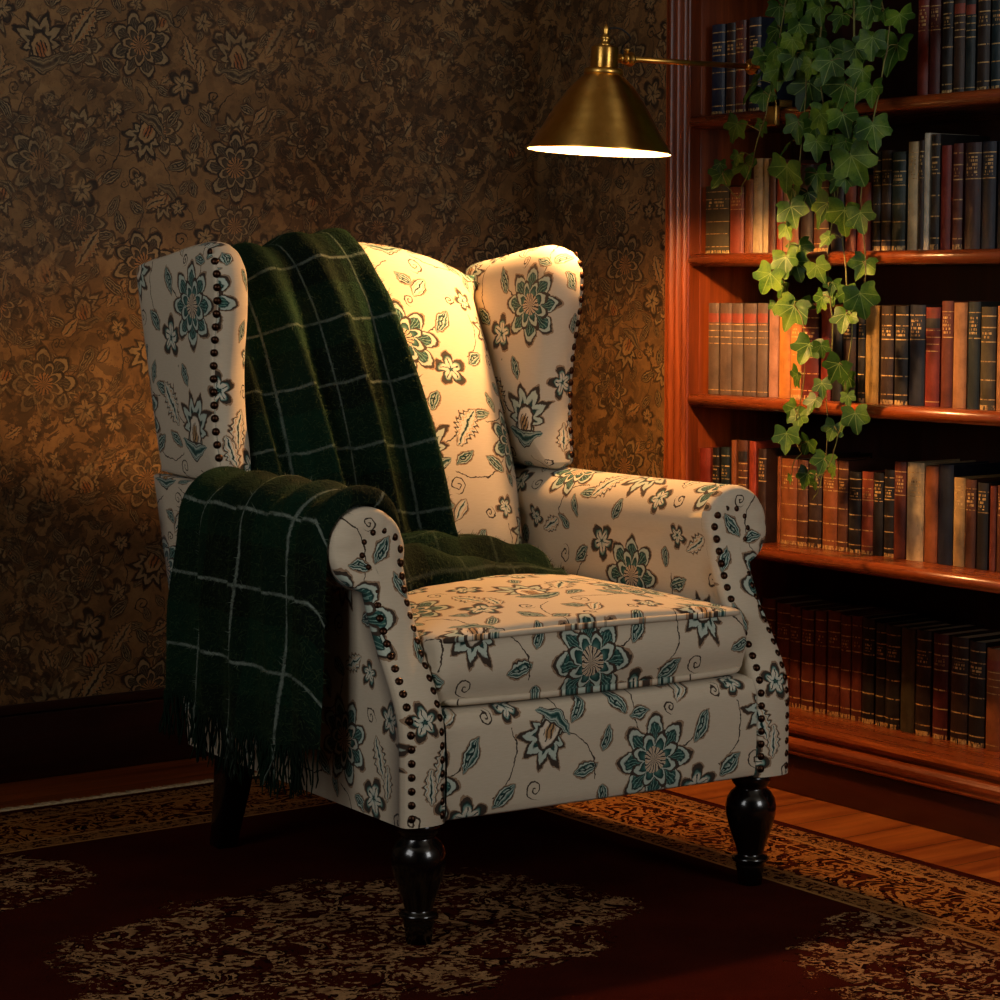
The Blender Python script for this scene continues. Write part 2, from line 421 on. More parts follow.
# ------------------------------------------------------------------ rug
def rug_mat():
    m, nt, b = new_mat('persian_rug_wool', 1.0, spec=0.0, sheen=0)
    co = coord(nt); x, y, z = sep(co)
    wob = noise(co, 9, 3, .6)
    d = (.69 - x).min(.868 - y)
    along = comb(x.abs(), y, 0.0)
    # arabesque: contour bands of a mirrored noise field
    mx = (x + .36).abs(); my = (y + .25).abs()
    q = comb(mx, my, 0.0)
    f1 = noise(q, 8.0, 3, .55, .8); f2 = noise(q, 21, 3, .6, .9); fl = noise(co, 70, 3, .7)
    swirl = (f1*6.0).ping(.5).lt(.20).max((f2*5.0).ping(.5).lt(.15))
    spr = swirl*(fl + f2*.6).gt(.78)
    # medallion, corner pieces
    dx = x + .37; dy = y + .24
    ang = dy.atan2(dx)
    rho = ((dx/.50).pow(2.0) + (dy/.34).pow(2.0)).sqrt() + (ang*9).sin()*.06 + wob*.3
    med = (rho + fl.mad(.5, -.25)).lt(1.10)
    ex = x - .48; ey = y + 1.12
    rho2 = ((ex/.50).pow(2.0) + (ey/.58).pow(2.0)).sqrt() + wob*.35
    cor = (rho2 + fl.mad(.5, -.25)).lt(1.14)
    ez = x + .80; ew = y - .40
    rho3 = ((ez/.30).pow(2.0) + (ew/.20).pow(2.0)).sqrt() + wob*.35
    orn = med.max(cor).max((rho3 + fl.mad(.5, -.25)).lt(1.14))
    field = mix(noise(co, 5, 4, .6), lin(38,13,9), lin(78,28,17))
    tan = ramp(noise(co, 26, 3, .6), [(.3, lin(112,76,48)), (.55, lin(178,136,92)), (.75, lin(136,86,50))])
    c = mix(orn*spr, field, tan)
    c = mix(orn*(1-spr)*f2.gt(.52)*.7, c, lin(13,8,8))
    # border
    f3 = noise(comb(x.abs()*1.0, y, 3.0), 17, 3, .6, 1.1); f4 = noise(co, 48, 3, .65, .6)
    bsw = (f3*5.5).ping(.5).lt(.24)*(fl + f4*.6).gt(.66)
    bcol = mix(noise(co, 6, 3), lin(82,32,14), lin(34,13,9))
    bord = mix(bsw, bcol, ramp(f4, [(.3, lin(176,122,64)), (.6, lin(150,96,46)), (.8, lin(196,150,92))]))
    bord = mix((1-bsw)*f4.gt(.56), bord, lin(14,9,8))
    guard = mix((f4*4).ping(.5).lt(.24), lin(52,22,14), lin(150,104,58))
    c = mix(d.lt(.275), c, bord)
    c = mix(d.lt(.30)*d.gt(.255), c, guard)
    c = mix(d.lt(.075), c, guard)
    for a, w in ((.078, .004), (.250, .004), (.303, .004), (.112, .002)):
        c = mix((d - a).abs().lt(w), c, lin(170,122,70))
    c = mix(d.lt(.022), c, lin(58,20,13))
    c = mix(noise(co, 420, 2).mad(.8, -.05), c, mix(1.0, c, lin(130,120,110), 'MULTIPLY'))
    c = mix(noise(co, 3.2, 4, .6).smooth(.5, .72)*.45, c, lin(44,18,12))
    setc(nt, b, c)
    bump(nt, b, noise(co, 500, 2), .6, .003)
    return m
rug = empty('persian_rug')
tag(rug, 'worn dark red persian rug with tan floral border under the armchair', 'rug')
mb = MB(); mb.box((-2.3, -2.7, FZ+.0005), (.69, .868, 0))
pile = mb.build('rug_pile', rug_mat(), rug)
FRG, nt, b = new_mat('rug_fringe_cotton', .95, color=lin(186,160,120))
setc(nt, b, ramp(noise(coord(nt), 90, 2), [(.3, lin(160,130,90)), (.7, lin(220,196,152))]))
mb = MB()
for k in range(900):
    x = -2.3 + 2.99*(k+.5)/900
    j = random.uniform(-.004, .004); L = random.uniform(.038, .056)
    mb.tube([(x, .864, -.002), (x+j*.6, .868+L*.5, -.0045), (x+j, .868+L, -.0062)], [.0024, .0021, .0012], 4)
fr = mb.build('fringe', FRG, rug, smooth=True); fr['kind'] = 'stuff'; fr['label'] = 'pale cotton fringe along back edge of the rug'

# ------------------------------------------------------------------ bookcase
case = empty('bookcase', (X_BF, (BY0+BY1)/2, FZ))
tag(case, 'tall mahogany bookcase with fluted stile and five laden shelves', 'bookcase')
OFFC = Vector((-X_BF, -(BY0+BY1)/2, -FZ))
def cpart(name, mb, mat, smooth=False, bevel=.0025):
    mb.v = [tuple(Vector(p)+OFFC) for p in mb.v]
    return mb.build(name, mat, case, smooth, bevel=bevel)
IY0, IY1 = BY0+.08, .467
TOPZ = 2.3
def fluted(y0, y1):
    """stile: flat board with three carved reeds, section in (y, x), swept upward"""
    n = 64; sec = []
    for i in range(n+1):
        t = i/n; y = y0 + (y1-y0)*t
        x = X_BF
        if .08 < t < .92:
            k = ((t-.08)/.84*3) % 1
            x = X_BF + .007 - .010*math.sin(PI*k)**.8
        elif t <= .03 or t >= .97: x = X_BF + .003
        sec.append((x, y))
    mb = MB(); v = []; uv = []
    for z in (FZ+.15, TOPZ):
        v += [(x, y, z) for x, y in sec] + [(X_BF+.03, y1, z), (X_BF+.03, y0, z)]
    m = n+3
    f = [(i, (i+1) % m, m+(i+1) % m, m+i) for i in range(m)] + [tuple(range(m))[::-1], tuple(range(m, 2*m))]
    mb.add(v, f); return mb
for (a, c) in ((IY1, BY1-.002), (BY0, IY0)):
    o = cpart('stile', fluted(a, c), WOODZ, True, 0)
    o.data.polygons.foreach_set('use_smooth', np.zeros(len(o.data.polygons), bool))
    mb = MB(); mb.box((X_BF+.03, a+.0 if a > 0 else c-.02, FZ), (BXB-.012, (a+.02) if a > 0 else c, TOPZ)); cpart('side_panel', mb, WOODZ)
mb = MB(); mb.box((BXB-.012, BY0, FZ), (BXB-.002, BY1-.004, TOPZ)); cpart('back_panel', mb, DEEPW)
SHZ = {1: 1.348, 2: 1.066, 3: .776, 4: .476, 5: .13}
def shelf_mb(z, th=.026):
    mb = MB(); r = th/2
    sec = [(BXB-.013, z), (X_BF+r, z)] + [(X_BF+r-r*math.sin(a), z-r+r*math.cos(a)) for a in np.linspace(.2, PI-.2, 9)] + [(X_BF+r, z-th), (BXB-.013, z-th)]
    m = len(sec); v = [(x, IY0+.0005, zz) for x, zz in sec] + [(x, IY1-.0005, zz) for x, zz in sec]
    mb.add(v, [(i, m+i, m+(i+1) % m, (i+1) % m) for i in range(m)] + [tuple(range(m)), tuple(range(m, 2*m))[::-1]])
    return mb
for z in (SHZ[1], SHZ[2], SHZ[3], SHZ[4], 1.632, 1.95): cpart('shelf', shelf_mb(z), WOODY, True, 0)
# bottom shelf with stepped ogee moulding and deep plinth
sec = [(BXB-.013, .13), (X_BF+.006, .13), (X_BF, .127), (X_BF-.002, .121), (X_BF+.001, .114), (X_BF+.007, .112), (X_BF+.007, .107),
       (X_BF-.004, .104), (X_BF-.012, .097), (X_BF-.013, .090), (X_BF-.008, .083), (X_BF-.010, .078), (X_BF-.008, .074), (X_BF+.002, .070), (BXB-.013, .070)]
mb = MB(); m = len(sec)
mb.add([(x, BY0, z) for x, z in sec] + [(x, BY1-.003, z) for x, z in sec], [(i, m+i, m+(i+1) % m, (i+1) % m) for i in range(m)] + [tuple(range(m)), tuple(range(m, 2*m))[::-1]])
cpart('base_moulding', mb, WOODY, False, 0)
PLW = wood('plinth_wood', 1, ((38,12,6), (62,22,10), (78,30,14)), .34)
mb = MB(); mb.box((X_BF+.002, BY0, FZ), (X_BF+.03, BY1-.003, .070)); cpart('plinth', mb, PLW)
mb = MB(); mb.box((X_BF-.03, BY0-.02, TOPZ), (BXB-.004, BY1-.004, TOPZ+.05)); mb.box((X_BF-.05, BY0-.04, TOPZ+.05), (BXB-.004, BY1-.004, TOPZ+.08)); cpart('cornice', mb, WOODY)

# ------------------------------------------------------------------ books
BCOL = dict(nb=((22,40,68), 'navy blue cloth'), nv=((18,26,44), 'blue-black cloth'), db=((52,32,22), 'dark brown leather'), rb=((108,46,28), 'red-brown leather'),
    rd=((128,40,22), 'red cloth'), mr=((84,26,24), 'maroon leather'), bk=((26,21,19), 'black leather'), bl=((60,40,28), 'brown-black leather'),
    dt=((28,42,44), 'dark teal cloth'), dk=((44,30,24), 'deep brown leather'), te=((22,48,56), 'teal cloth'), ol=((74,64,40), 'olive brown leather'),
    rr=((146,66,40), 'russet cloth'), og=((206,128,52), 'orange cloth'), cr=((214,186,136), 'cream cloth'), br=((96,54,32), 'brown leather'),
    ro=((164,62,34), 'brick red cloth'), tn=((184,128,80), 'tan leather'), bo=((150,84,44), 'orange-brown leather'), dg=((34,50,42), 'dark green cloth'),
    wt=((222,212,188), 'off-white paper-bound'), cm=((122,34,28), 'crimson cloth'), pl=((58,32,36), 'plum brown leather'), gb=((104,84,70), 'grey-brown cloth'),
    pk=((176,124,98), 'pinkish tan cloth'), ob=((150,82,38), 'chestnut leather'), dr=((92,22,18), 'dark red leather'), go=((164,128,66), 'old gold cloth'),
    ty=((198,158,96), 'straw yellow cloth'))
STY = dict(p='plain', b='gilt-banded', l='labelled', w='gilt-lettered')
_bm = {}
def book_mat(key, style='p'):
    """binding: worn leather or cloth; gilt tooling lines and rubbed foil title are surface pattern on the spine"""
    if (key, style) in _bm: return _bm[key, style]
    rgb, nm = BCOL[key]
    m, nt, b = new_mat('binding_' + nm.replace(' ', '_').replace('-', '_'), .5, spec=.4)
    oi = nt.nodes.new('ShaderNodeObjectInfo'); co = coord(nt)
    rnd = S(nt, oi.outputs['Random'])
    x, y, z = sep(co); gx, gy, gz = sep(coord(nt, 'Generated'))
    v = comb(x + rnd*9, y, z)
    n = noise(v, 30, 4, .65); n2 = noise(mapping(v, (1, 1, .25)), 140, 3, .6); n3 = noise(v, 9, 3, .6)
    base = tuple(c*.62 for c in lin(*rgb)[:3]) + (1,)
    dark = tuple(c*.42 for c in base[:3]) + (1,)
    lite = tuple(min(1, c*1.5+.012) for c in base[:3]) + (1,)
    c = ramp(n.mad(.6, n3*.4), [(.28, dark), (.5, base), (.72, lite)])
    c = mix(n2.gt(.66)*.35, c, dark)
    if style != 'p':
        spine = x.lt(.0015)
        foil = ramp(noise(v, 90, 3, .7), [(.35, lin(96,68,36)), (.5, lin(186,148,88)), (.7, lin(216,184,124))])
        zs = dict(b=(.10, .29, .47, .66, .80, .91), l=(.05, .56, .63, .70, .77), w=(.66, .9), f=())[style]
        g = None
        for q in zs:
            t = (gz - q).abs().lt(.0045 if style != 'b' else .0055); g = t if g is None else g.max(t)
        wn = nt.nodes.new('ShaderNodeTexWhiteNoise'); wn.noise_dimensions = '3D'
        nt.links.new(comb((y/.0021).floor(), (z/.0068).floor(), rnd*50).k, wn.inputs['Vector'])
        dab = S(nt, wn.outputs[0]).gt(.42)*(z/.0068).wrap(0, 1).lt(.62)*(gy - .5).abs().lt(.34)
        if style == 'w': g = g.max(dab*(gz - .78).abs().lt(.09))
        if style == 'b': g = g.max(dab*(gz - .73).abs().lt(.04))
        if style == 'b': g = g.max(gz.lt(.045)*n2.gt(.45))
        g = g*spine*n2.lt(.60)
        c = mix(g*.9, c, foil)
    setc(nt, b, c); setc(nt, b, n.mad(.3, .34), 'Roughness')
    bump(nt, b, n2, .3, .0008)
    _bm[key, style] = m; return m
PAGES, nt, b = new_mat('page_edges', .9)
pn = noise(mapping(coord(nt), (3, 900, 3)), 1, 2)
setc(nt, b, ramp(pn, [(.3, lin(130,108,76)), (.7, lin(196,176,138))]))
def label_mat(name, rgb):
    m, nt, b = new_mat(name, .55)
    n = noise(coord(nt), 40, 3)
    setc(nt, b, ramp(n, [(.3, tuple(c*.6 for c in lin(*rgb)[:3])+(1,)), (.65, lin(*rgb))]))
    return m
LABR, LABB = label_mat('red_title_label', (132,54,34)), label_mat('black_title_label', (22,17,16))
def spine_arc(w, bul, n=9):
    return [(-bul*math.sin(PI*k/(n-1))**.7 if 0 < k < n-1 else 0.0, -w/2 + w*k/(n-1)) for k in range(n)]
def patch(w, bul, z0, z1, e):
    """thin wrap of leather or foil lying on the rounded spine"""
    mb = MB(); a = spine_arc(w*1.0, bul); m = len(a)
    for zz0, zz1 in [(z0, z1)]:
        v = [(x-e, y*1.005, z) for z in (zz0, zz1) for x, y in a] + [(x+.0004, y, z) for z in (zz0, zz1) for x, y in a]
        f = [(i+1, i, m+i, m+i+1) for i in range(m-1)] + [(2*m+i, i, i+1, 2*m+i+1) for i in range(m-1)] + [(m+i, 3*m+i, 3*m+i+1, m+i+1) for i in range(m-1)]
        mb.add(v, f)
    return mb
def make_book(X, Y, w, h, key, style, z0, dep):
    """root at the middle of the spine foot; spine faces -X"""
    t = .0022 if w > .016 else .0015
    bul = min(.006, w*.16)
    r = empty('book', (X, Y, z0))
    bm_ = book_mat(key, style)
    a = spine_arc(w, bul); m = len(a)
    # cover: rounded spine and two boards as one bent shell
    outer = [(dep, -w/2)] + a + [(dep, w/2)]
    inner = [(dep, w/2-t)] + [(x+t, y*(1-2*t/w)) for x, y in a[::-1]] + [(dep, -w/2+t)]
    sec = outer + inner; k = len(sec)
    v = [(x, y, z) for z in (0, h) for x, y in sec]
    f = [(i, (i+1) % k, k+(i+1) % k, k+i) for i in range(k)]
    no = len(outer)
    for i in range(no-1):
        j = k-1-i
        f.append((i+1, i, j, j-1)); f.append((k+i, k+i+1, k+j-1, k+j))
    pyd('cover', v, f, bm_, r, smooth=False)
    mb = MB(); mb.box((bul*.2+t, -w/2+t, .003), (dep-.004, w/2-t, h-.0035)); mb.build('page_block', PAGES, r)
    if style == 'l': patch(w*.995, bul, h*.79, h*.89, .0006).build('title_label', LABR if key not in ('rd', 'br') else LABB, r)
    return r
BOOKS = {
1: ([(940,451,40.6,184),(940,406,27.7,184),(940,377,31.2,186),(940,337,36.0,188),(940,-131,27.9,183),(940,-162,26.3,181),(940,-193,26.0,182),(940,-222,27.0,181),(940,-251,23.5,176),(940,-279,29.9,177),(940,-313,26.0,175)],
    'nbb dbb rbb nvb rdw mrw bkb bll dtl dkb teb'),
2: ([(930,455,73.3,138),(930,379,42.9,134),(930,333,24.2,147),(930,308,28.5,188),(930,278,14.9,187),(930,262,20.7,186),(930,238,17.6,177),(930,219,17.1,153),(930,200,26.0,161),(930,168,34.2,170),(930,131,42.1,154),(930,83,35.9,160),(930,44,30.0,146),(930,10,36.1,129),(930,-30,21.2,186),(930,-53,25.5,187),(930,-81,35.3,183),(930,-122,25.6,200),(930,-150,12.7,201),(930,-163,14.1,214),(930,-180,22.6,211),(930,-206,24.8,189),(930,-235,24.5,191),(930,-265,38.7,191),(930,-306,33.4,191),(930,-344,23.5,191)],
    'olb rrw bop crw crp brp rop tnp bop dbp brb dbp rrp rdp bkb dbb dgb crw dbw wtp bkb cmp mrb plw nvw nvp'),
3: ([(935,449,33.2,188),(935,412,35.9,188),(935,375,33.9,188),(935,338,38.0,188),(935,297,31.2,189),(935,262,28.2,188),(935,232,33.7,164),(935,198,30.7,186),(935,166,48.5,177),(935,111,28.1,181),(935,80,27.8,173),(935,50,35.7,187),(935,9,19.0,187),(935,-12,35.9,186),(935,-53,33.3,186),(935,-90,33.9,186),(935,-128,39.5,188),(935,-169,36.4,184),(935,-209,28.4,196),(935,-239,33.0,193),(935,-275,29.2,195),(935,-306,36.0,186),(935,-345,30.7,188)],
    'gbl gbl gbl gbl gbl pkp ogp ogb drb rdp bkp dbw bkb gop dbb bkb nvw rdl rbw tnp dtw olb tnp'),
4: ([(925,463,35.2,187),(930,427,20.0,189),(935,405,25.1,191),(940,379,15.1,207),(945,363,27.5,208),(950,335,21.2,206),(955,313,24.2,192),(985,288,11.0,177),(985,276,47.6,174),(985,227,30.5,174),(985,194,37.7,186),(985,153,41.7,179),(985,110,28.2,179),(985,79,33.4,160),(985,43,31.4,162),(985,11,26.5,162),(985,-18,26.9,170),(985,-45,30.8,187),(985,-79,44.6,188),(985,-126,33.6,184),(985,-161,37.4,189),(985,-200,28.7,167),(985,-230,25.9,165),(985,-259,27.1,161),(985,-290,15.6,157),(985,-308,21.7,159)],
    'rdp bkb dtb bop brl rop dbw obp obb brb dbb obb brb bkb rrb bkw bkb rbw crw obp nvp tyw brw bkw rbp brw'),
5: ([(1030,382,43.4,218),(1030,334,40.6,213),(1030,293,31.6,210),(1030,258,35.4,208),(1030,218,32.3,211),(1030,181,36.2,215),(1030,143,28.9,210),(1030,111,28.3,212),(1030,81,33.3,211),(1030,43,26.2,206),(1030,16,38.9,205),(1030,-26,37.6,205),(1030,-66,39.7,206),(1030,-112,39.1,204),(1030,-159,43.5,204),(1030,-205,40.3,201),(1030,-249,40.6,193)],
    'rbb rbb rbb rbb rbb rbb rbb rbb bkb bkb bkb olp dkb mrb dbb bkb obl')}
ORD = ('first second third fourth fifth sixth seventh eighth ninth tenth eleventh twelfth thirteenth fourteenth fifteenth sixteenth seventeenth '
       'eighteenth nineteenth twentieth twenty-first twenty-second twenty-third twenty-fourth twenty-fifth twenty-sixth').split()
SHN = {1: 'top visible shelf', 2: 'second shelf down', 3: 'third shelf down', 4: 'fourth shelf down', 5: 'bottom shelf'}
SHG = {1: 'books on the top visible shelf', 2: 'books on the second shelf down', 3: 'books on the third shelf down', 4: 'books on the fourth shelf down', 5: 'books on the bottom shelf'}
for s, (dims, keys) in BOOKS.items():
    for i, ((X, Y, w, h), ks) in enumerate(zip(dims, keys.split())):
        w_, h_ = w/1000 - .0006, h/1000
        key, st = ks[:2], ks[2]
        dep = min(BXB-.02-X/1000, random.uniform(.125, .15))
        bk_ = make_book(X/1000, Y/1000 - w/2000, w_, h_, key, st, SHZ[s]+.0004, dep)
        size = 'thick ' if w > 39 else ('slim ' if w < 17 else '')
        if s == 3 and i < 5:
            lab = '%s of five matching grey-brown volumes with red title labels, third shelf down' % ORD[i]
        elif s == 1 and i >= 4:
            lab = '%s%s %s book, %s from the left in the row right of the ivy' % (size, STY[st], BCOL[key][1], ORD[i-4])
        else:
            lab = '%s%s %s book, %s from the left on the %s' % (size, STY[st], BCOL[key][1], ORD[i], SHN[s])
        tag(bk_, lab, 'book', SHG[s])

# ------------------------------------------------------------------ wingback armchair (local frame: x right, y back, z up)
CH_LOC, CH_RZ = (.037, -.005, .0006), math.radians(-2.9)
chair = empty('wingback_armchair', CH_LOC, CH_RZ)
tag(chair, 'beige wingback armchair with teal floral upholstery and dark turned legs', 'armchair')
ZF = [.19, .30, .341, .367, .402, .454, .506, .56, .60, .67]
YFR = [-.381, -.382, -.380, -.371, -.349, -.312, -.281, -.262, -.253, -.250]
zz_ = np.linspace(.19, .67, 60); yy_ = np.interp(zz_, ZF, YFR)
for _ in range(6): yy_[1:-1] = (yy_[:-2] + 2*yy_[1:-1] + yy_[2:])/4
def yfront(z): return np.interp(z, zz_, yy_)
def yback(z): return .378 + .28*(z - .18)
RC, RR = (.358, .597), .0655
def arm_section():
    pts = [(.297, z) for z in np.linspace(.19, .555, 22)]
    for a in np.linspace(math.radians(205), math.radians(-62), 40):
        pts.append((RC[0] + RR*math.cos(a), RC[1] + RR*math.sin(a)))
    pts += [(.373, .532)]
    pts += [(.372, z) for z in np.linspace(.515, .19, 20)]
    return np.array(pts)
def arm_spine(s):
    out = []
    for x, z in s:
        if z > .56: out.append((RC[0] - .002, min(max(z, .585), .605)))
        elif z > .5: k = (z-.5)/.06; out.append((.3345 + k*(RC[0]-.002-.3345), z + k*.02))
        else: out.append((.3345, z))
    return np.array(out)
def make_arm(sg):
    S_ = arm_section(); M_ = arm_spine(S_); n = len(S_)
    per = np.concatenate([[0], np.cumsum(np.linalg.norm(np.diff(S_, axis=0), axis=1))])
    vt = .19 + per[-1] - per                      # v measured up from the outer foot
    P = []; UV = []
    ang = np.arctan2(S_[:, 1]-RC[1], S_[:, 0]-RC[0])
    onroll = (S_[:, 1] > .545).astype(float)
    for f, yo in ((1, -.006), (.8, -.0058), (.6, -.005), (.42, -.004), (.3, -.002), (.2, 0), (.1, .002), (.045, .006), (.012, .011), (0, .018)):
        q = S_ + (M_ - S_)*f
        pl = .0034*onroll*np.abs(np.sin(ang*5.5))**.35*(1 if f < .45 else 0)
        P.append(np.c_[q[:, 0], yfront(q[:, 1]) + yo - pl + .002*onroll, q[:, 1]]); UV.append(np.c_[q[:, 0], q[:, 1]])
    cap = len(P)
    rows = list(np.linspace(0, 1, 20)[0:])
    y0 = yfront(S_[:, 1]) + .018; y1 = yback(S_[:, 1]) - .001
    for t in rows:
        y = y0 + (y1-y0)*t
        sag = .004*math.sin(PI*t)
        z = S_[:, 1] - sag*onroll
        tp = np.clip((.30 - y)/.42, 0, 1)**.8          # the scroll dies away into the side towards the back
        xx = np.where(S_[:, 0] > .373, .373 + (S_[:, 0]-.373)*tp, S_[:, 0])
        P.append(np.c_[xx, y, z]); UV.append(np.c_[-y if sg < 0 else y, vt])
    q = M_; P.append(np.c_[q[:, 0], y1, q[:, 1]]); UV.append(np.c_[-y1, vt])
    P = np.array(P); UV = np.array(UV)
    P[:, :, 0] *= sg
    return grid('arm', P, UV, FAB['arm'], chair, flip=(sg > 0))
def nail_mesh():
    mb = MB(); R = .0072
    mb.lathe([(R, 0), (R*.97, .0014), (R*.8, .0034), (R*.5, .0049), (R*.2, .0055), (.0003, .0057)], 12)
    o = mb.build('nailhead', NAILM, None, True); me = o.data; bpy.data.objects.remove(o); return me
NAIL = nail_mesh()
def put_nail(parent, p, d):
    o = raw('nailhead', NAIL, parent)
    o.location = p; o.rotation_euler = Vector(d).to_track_quat('Z', 'Y').to_euler(); return o
arms = {}
for sg in (-1, 1):
    arm = arms[sg] = make_arm(sg)
    path = [(.309, z) for z in np.linspace(.204, .555, 40)] + [(.340 + .034*math.cos(a), .592 + .034*math.sin(a)) for a in np.linspace(PI*1.08, -.45, 28)] + [(.3595 - .004*max(0, 1-abs(z-.545)/.05), z) for z in np.linspace(.562, .204, 40)]
    path = np.array([(x, yfront(z), z) for x, z in path])
    d = np.concatenate([[0], np.cumsum(np.linalg.norm(np.diff(path, axis=0), axis=1))])
    N = 46
    for k in range(N):
        s = d[-1]*k/(N-1)
        p = np.array([np.interp(s, d, path[:, i]) for i in range(3)])
        dz = .004; sl = (yfront(p[2]+dz) - yfront(p[2]-dz))/(2*dz)
        nrm = Vector((0, -1, sl)).normalized()
        e = .0005
        put_nail(arm, (sg*p[0], p[1]-.0008*0 + e, p[2]), nrm)
# wings
WB = [(.254, .672), (.258, .704), (.264, .735), (.268, .79), (.264, .86), (.252, .92), (.240, .975), (.240, 1.025), (.256, 1.052), (.29, 1.066), (.36, 1.062),
      (.46, 1.048), (.552, 1.036), (.563, 1.02), (.547, .94), (.528, .849), (.508, .745), (.491, .675), (.485, .669), (.40, .666), (.30, .666), (.264, .665)]
def make_wing(sg):
    b = cr(WB + [WB[0]], 140)[:-1]
    # outward normals of the outline
    t = np.roll(b, -1, 0) - np.roll(b, 1, 0); nrm = np.c_[t[:, 1], -t[:, 0]]; nrm /= np.linalg.norm(nrm, axis=1)[:, None]
    c = np.array([.385, .86])
    if ((b-c)*nrm).sum() < 0: nrm = -nrm
    b = np.vstack([b, b[:1]]); nrm = np.vstack([nrm, nrm[:1]])
    yb, zb = b[:, 0], b[:, 1]
    flare = lambda z: .366 + .012*np.clip((z-.66)/.34, 0, 1)**.8
    P = []; UV = []
    def ring(scale, dx, out=0.0, uvk=0.0, inner=False):
        q = c + (b - c)*scale + nrm*out
        x = flare(q[:, 1]) - dx
        P.append(np.c_[x, q[:, 0], q[:, 1]])
        u = q[:, 0] if not inner else -q[:, 0]
        qq = c + (b-c)*scale + nrm*uvk
        UV.append(np.c_[(-1 if inner else 1)*qq[:, 0]*(1 if sg < 0 else -1) + (.9 if inner else 0), qq[:, 1]])
    for s_, dx in ((0.01, -.006), (.4, -.006), (.7, -.0055), (.88, -.004), (.96, -.001)): ring(s_, dx)
    ring(1, 0, -.001); ring(1, .003, .001)
    ring(1, .004, .002, -.004, True) if False else None
    for dx, out, k in ((.006, .001, .060), (.016, .006, .050), (.030, .009, .036), (.045, .006, .021), (.057, -.002, .008)): ring(1, dx, out, k, True)
    for s_, dx in ((.93, .066), (.82, .073), (.6, .079), (.3, .082), (.01, .083)): ring(s_, dx, 0, 0, True)
    P = np.array(P); UV = np.array(UV); P[:, :, 0] *= sg
    return grid('wing', P, UV, FAB['wing'], chair, flip=(sg < 0))
wing_nails = MB()
for sg in (-1, 1):
    wg = make_wing(sg)
    path = cr(WB[:11], 80)[:]
    path = path[:66]
    d = np.concatenate([[0], np.cumsum(np.linalg.norm(np.diff(path, axis=0), axis=1))])
    N = 18
    for k in range(N):
        s = .012 + (d[-1]-.012)*k/(N-1)
        y, z = (np.interp(s, d, path[:, i]) for i in (0, 1))
        y2, z2 = (np.interp(s+.004, d, path[:, i]) for i in (0, 1))
        tx, tz = y2-y, z2-z; L = math.hypot(tx, tz) or 1
        n_ = Vector((.45*sg, -tz/L, tx/L)).normalized()
        x = (.366 + .012*max(0, min(1, (z-.66)/.34))**.8 - .004)*sg
        M = Matrix.Translation((x, y, z)) @ n_.to_track_quat('Z', 'Y').to_matrix().to_4x4()
        wing_nails.add([M @ v.co for v in NAIL.vertices], [tuple(pp.vertices) for pp in NAIL.polygons])
wn = wing_nails.build('nailhead', NAILM, chair, True); wn['kind'] = 'stuff'; wn['label'] = 'bronze nailheads along the wing edges'
# backrest pad
def ztop(x): return 1.082 - .85*x*x
def make_back():
    prof = [(.262, .40), (.250, .46), (.246, .53), (.262, .62), (.290, .72), (.326, .82), (.366, .92), (.402, 1.0), (.420, 1.045), (.440, 1.070), (.470, 1.081), (.51, 1.078), (.55, 1.062), (.572, 1.03), (.560, .95), (.535, .8), (.50, .65), (.46, .50), (.44, .42)]
    p = cr(prof, 90)
    L = np.concatenate([[0], np.cumsum(np.linalg.norm(np.diff(p, axis=0), axis=1))])
    W = .302; xs = np.sin(np.linspace(-PI/2, PI/2, 41))*W
    P = []; UV = []
    for (y, z), l in zip(p, L):
        k = max(0, min(1, (z-.5)/.55))
        zz = .40 + (z-.40)*((ztop(xs)-.40)/(ztop(0)-.40)) if z > .4 else np.full(len(xs), z)
        zz = z + (zz - z)*k
        front = l < L[-1]*.52
        e = np.clip((np.abs(xs)-W*.55)/(W*.45), 0, 1)
        yy = y + (.075*e**2.6 + .010*(np.abs(xs)/W)**2 if front else -.03*e**3)*min(1, abs(.48-y)/.06 if z > 1.04 else 1)
        P.append(np.c_[xs, yy*np.ones(len(xs)), zz]); UV.append(np.c_[xs, .40 + np.full(len(xs), l)])
    return grid('backrest', P, UV, FAB['back'], chair)
make_back()
# rear shell between the arms and wings
mb = MB()
P = []; UV = []
for z in np.linspace(.19, 1.02, 30):
    yb = yback(z) if z < .65 else .505 + (z-.65)*.155
    xs = np.linspace(-.34, .34, 24)
    P.append(np.c_[xs, np.full(24, yb-.004), np.full(24, z)]); UV.append(np.c_[xs, np.full(24, z)])
for z in np.linspace(1.02, .19, 30):
    yb = yback(z) if z < .65 else .505 + (z-.65)*.155
    xs = np.linspace(-.34, .34, 24)
    P.append(np.c_[xs, np.full(24, yb-.05), np.full(24, z)]); UV.append(np.c_[xs, np.full(24, z)])
P.append(P[0]); UV.append(UV[0])
grid('outside_back', P, UV, FAB['back'], chair, flip=True)
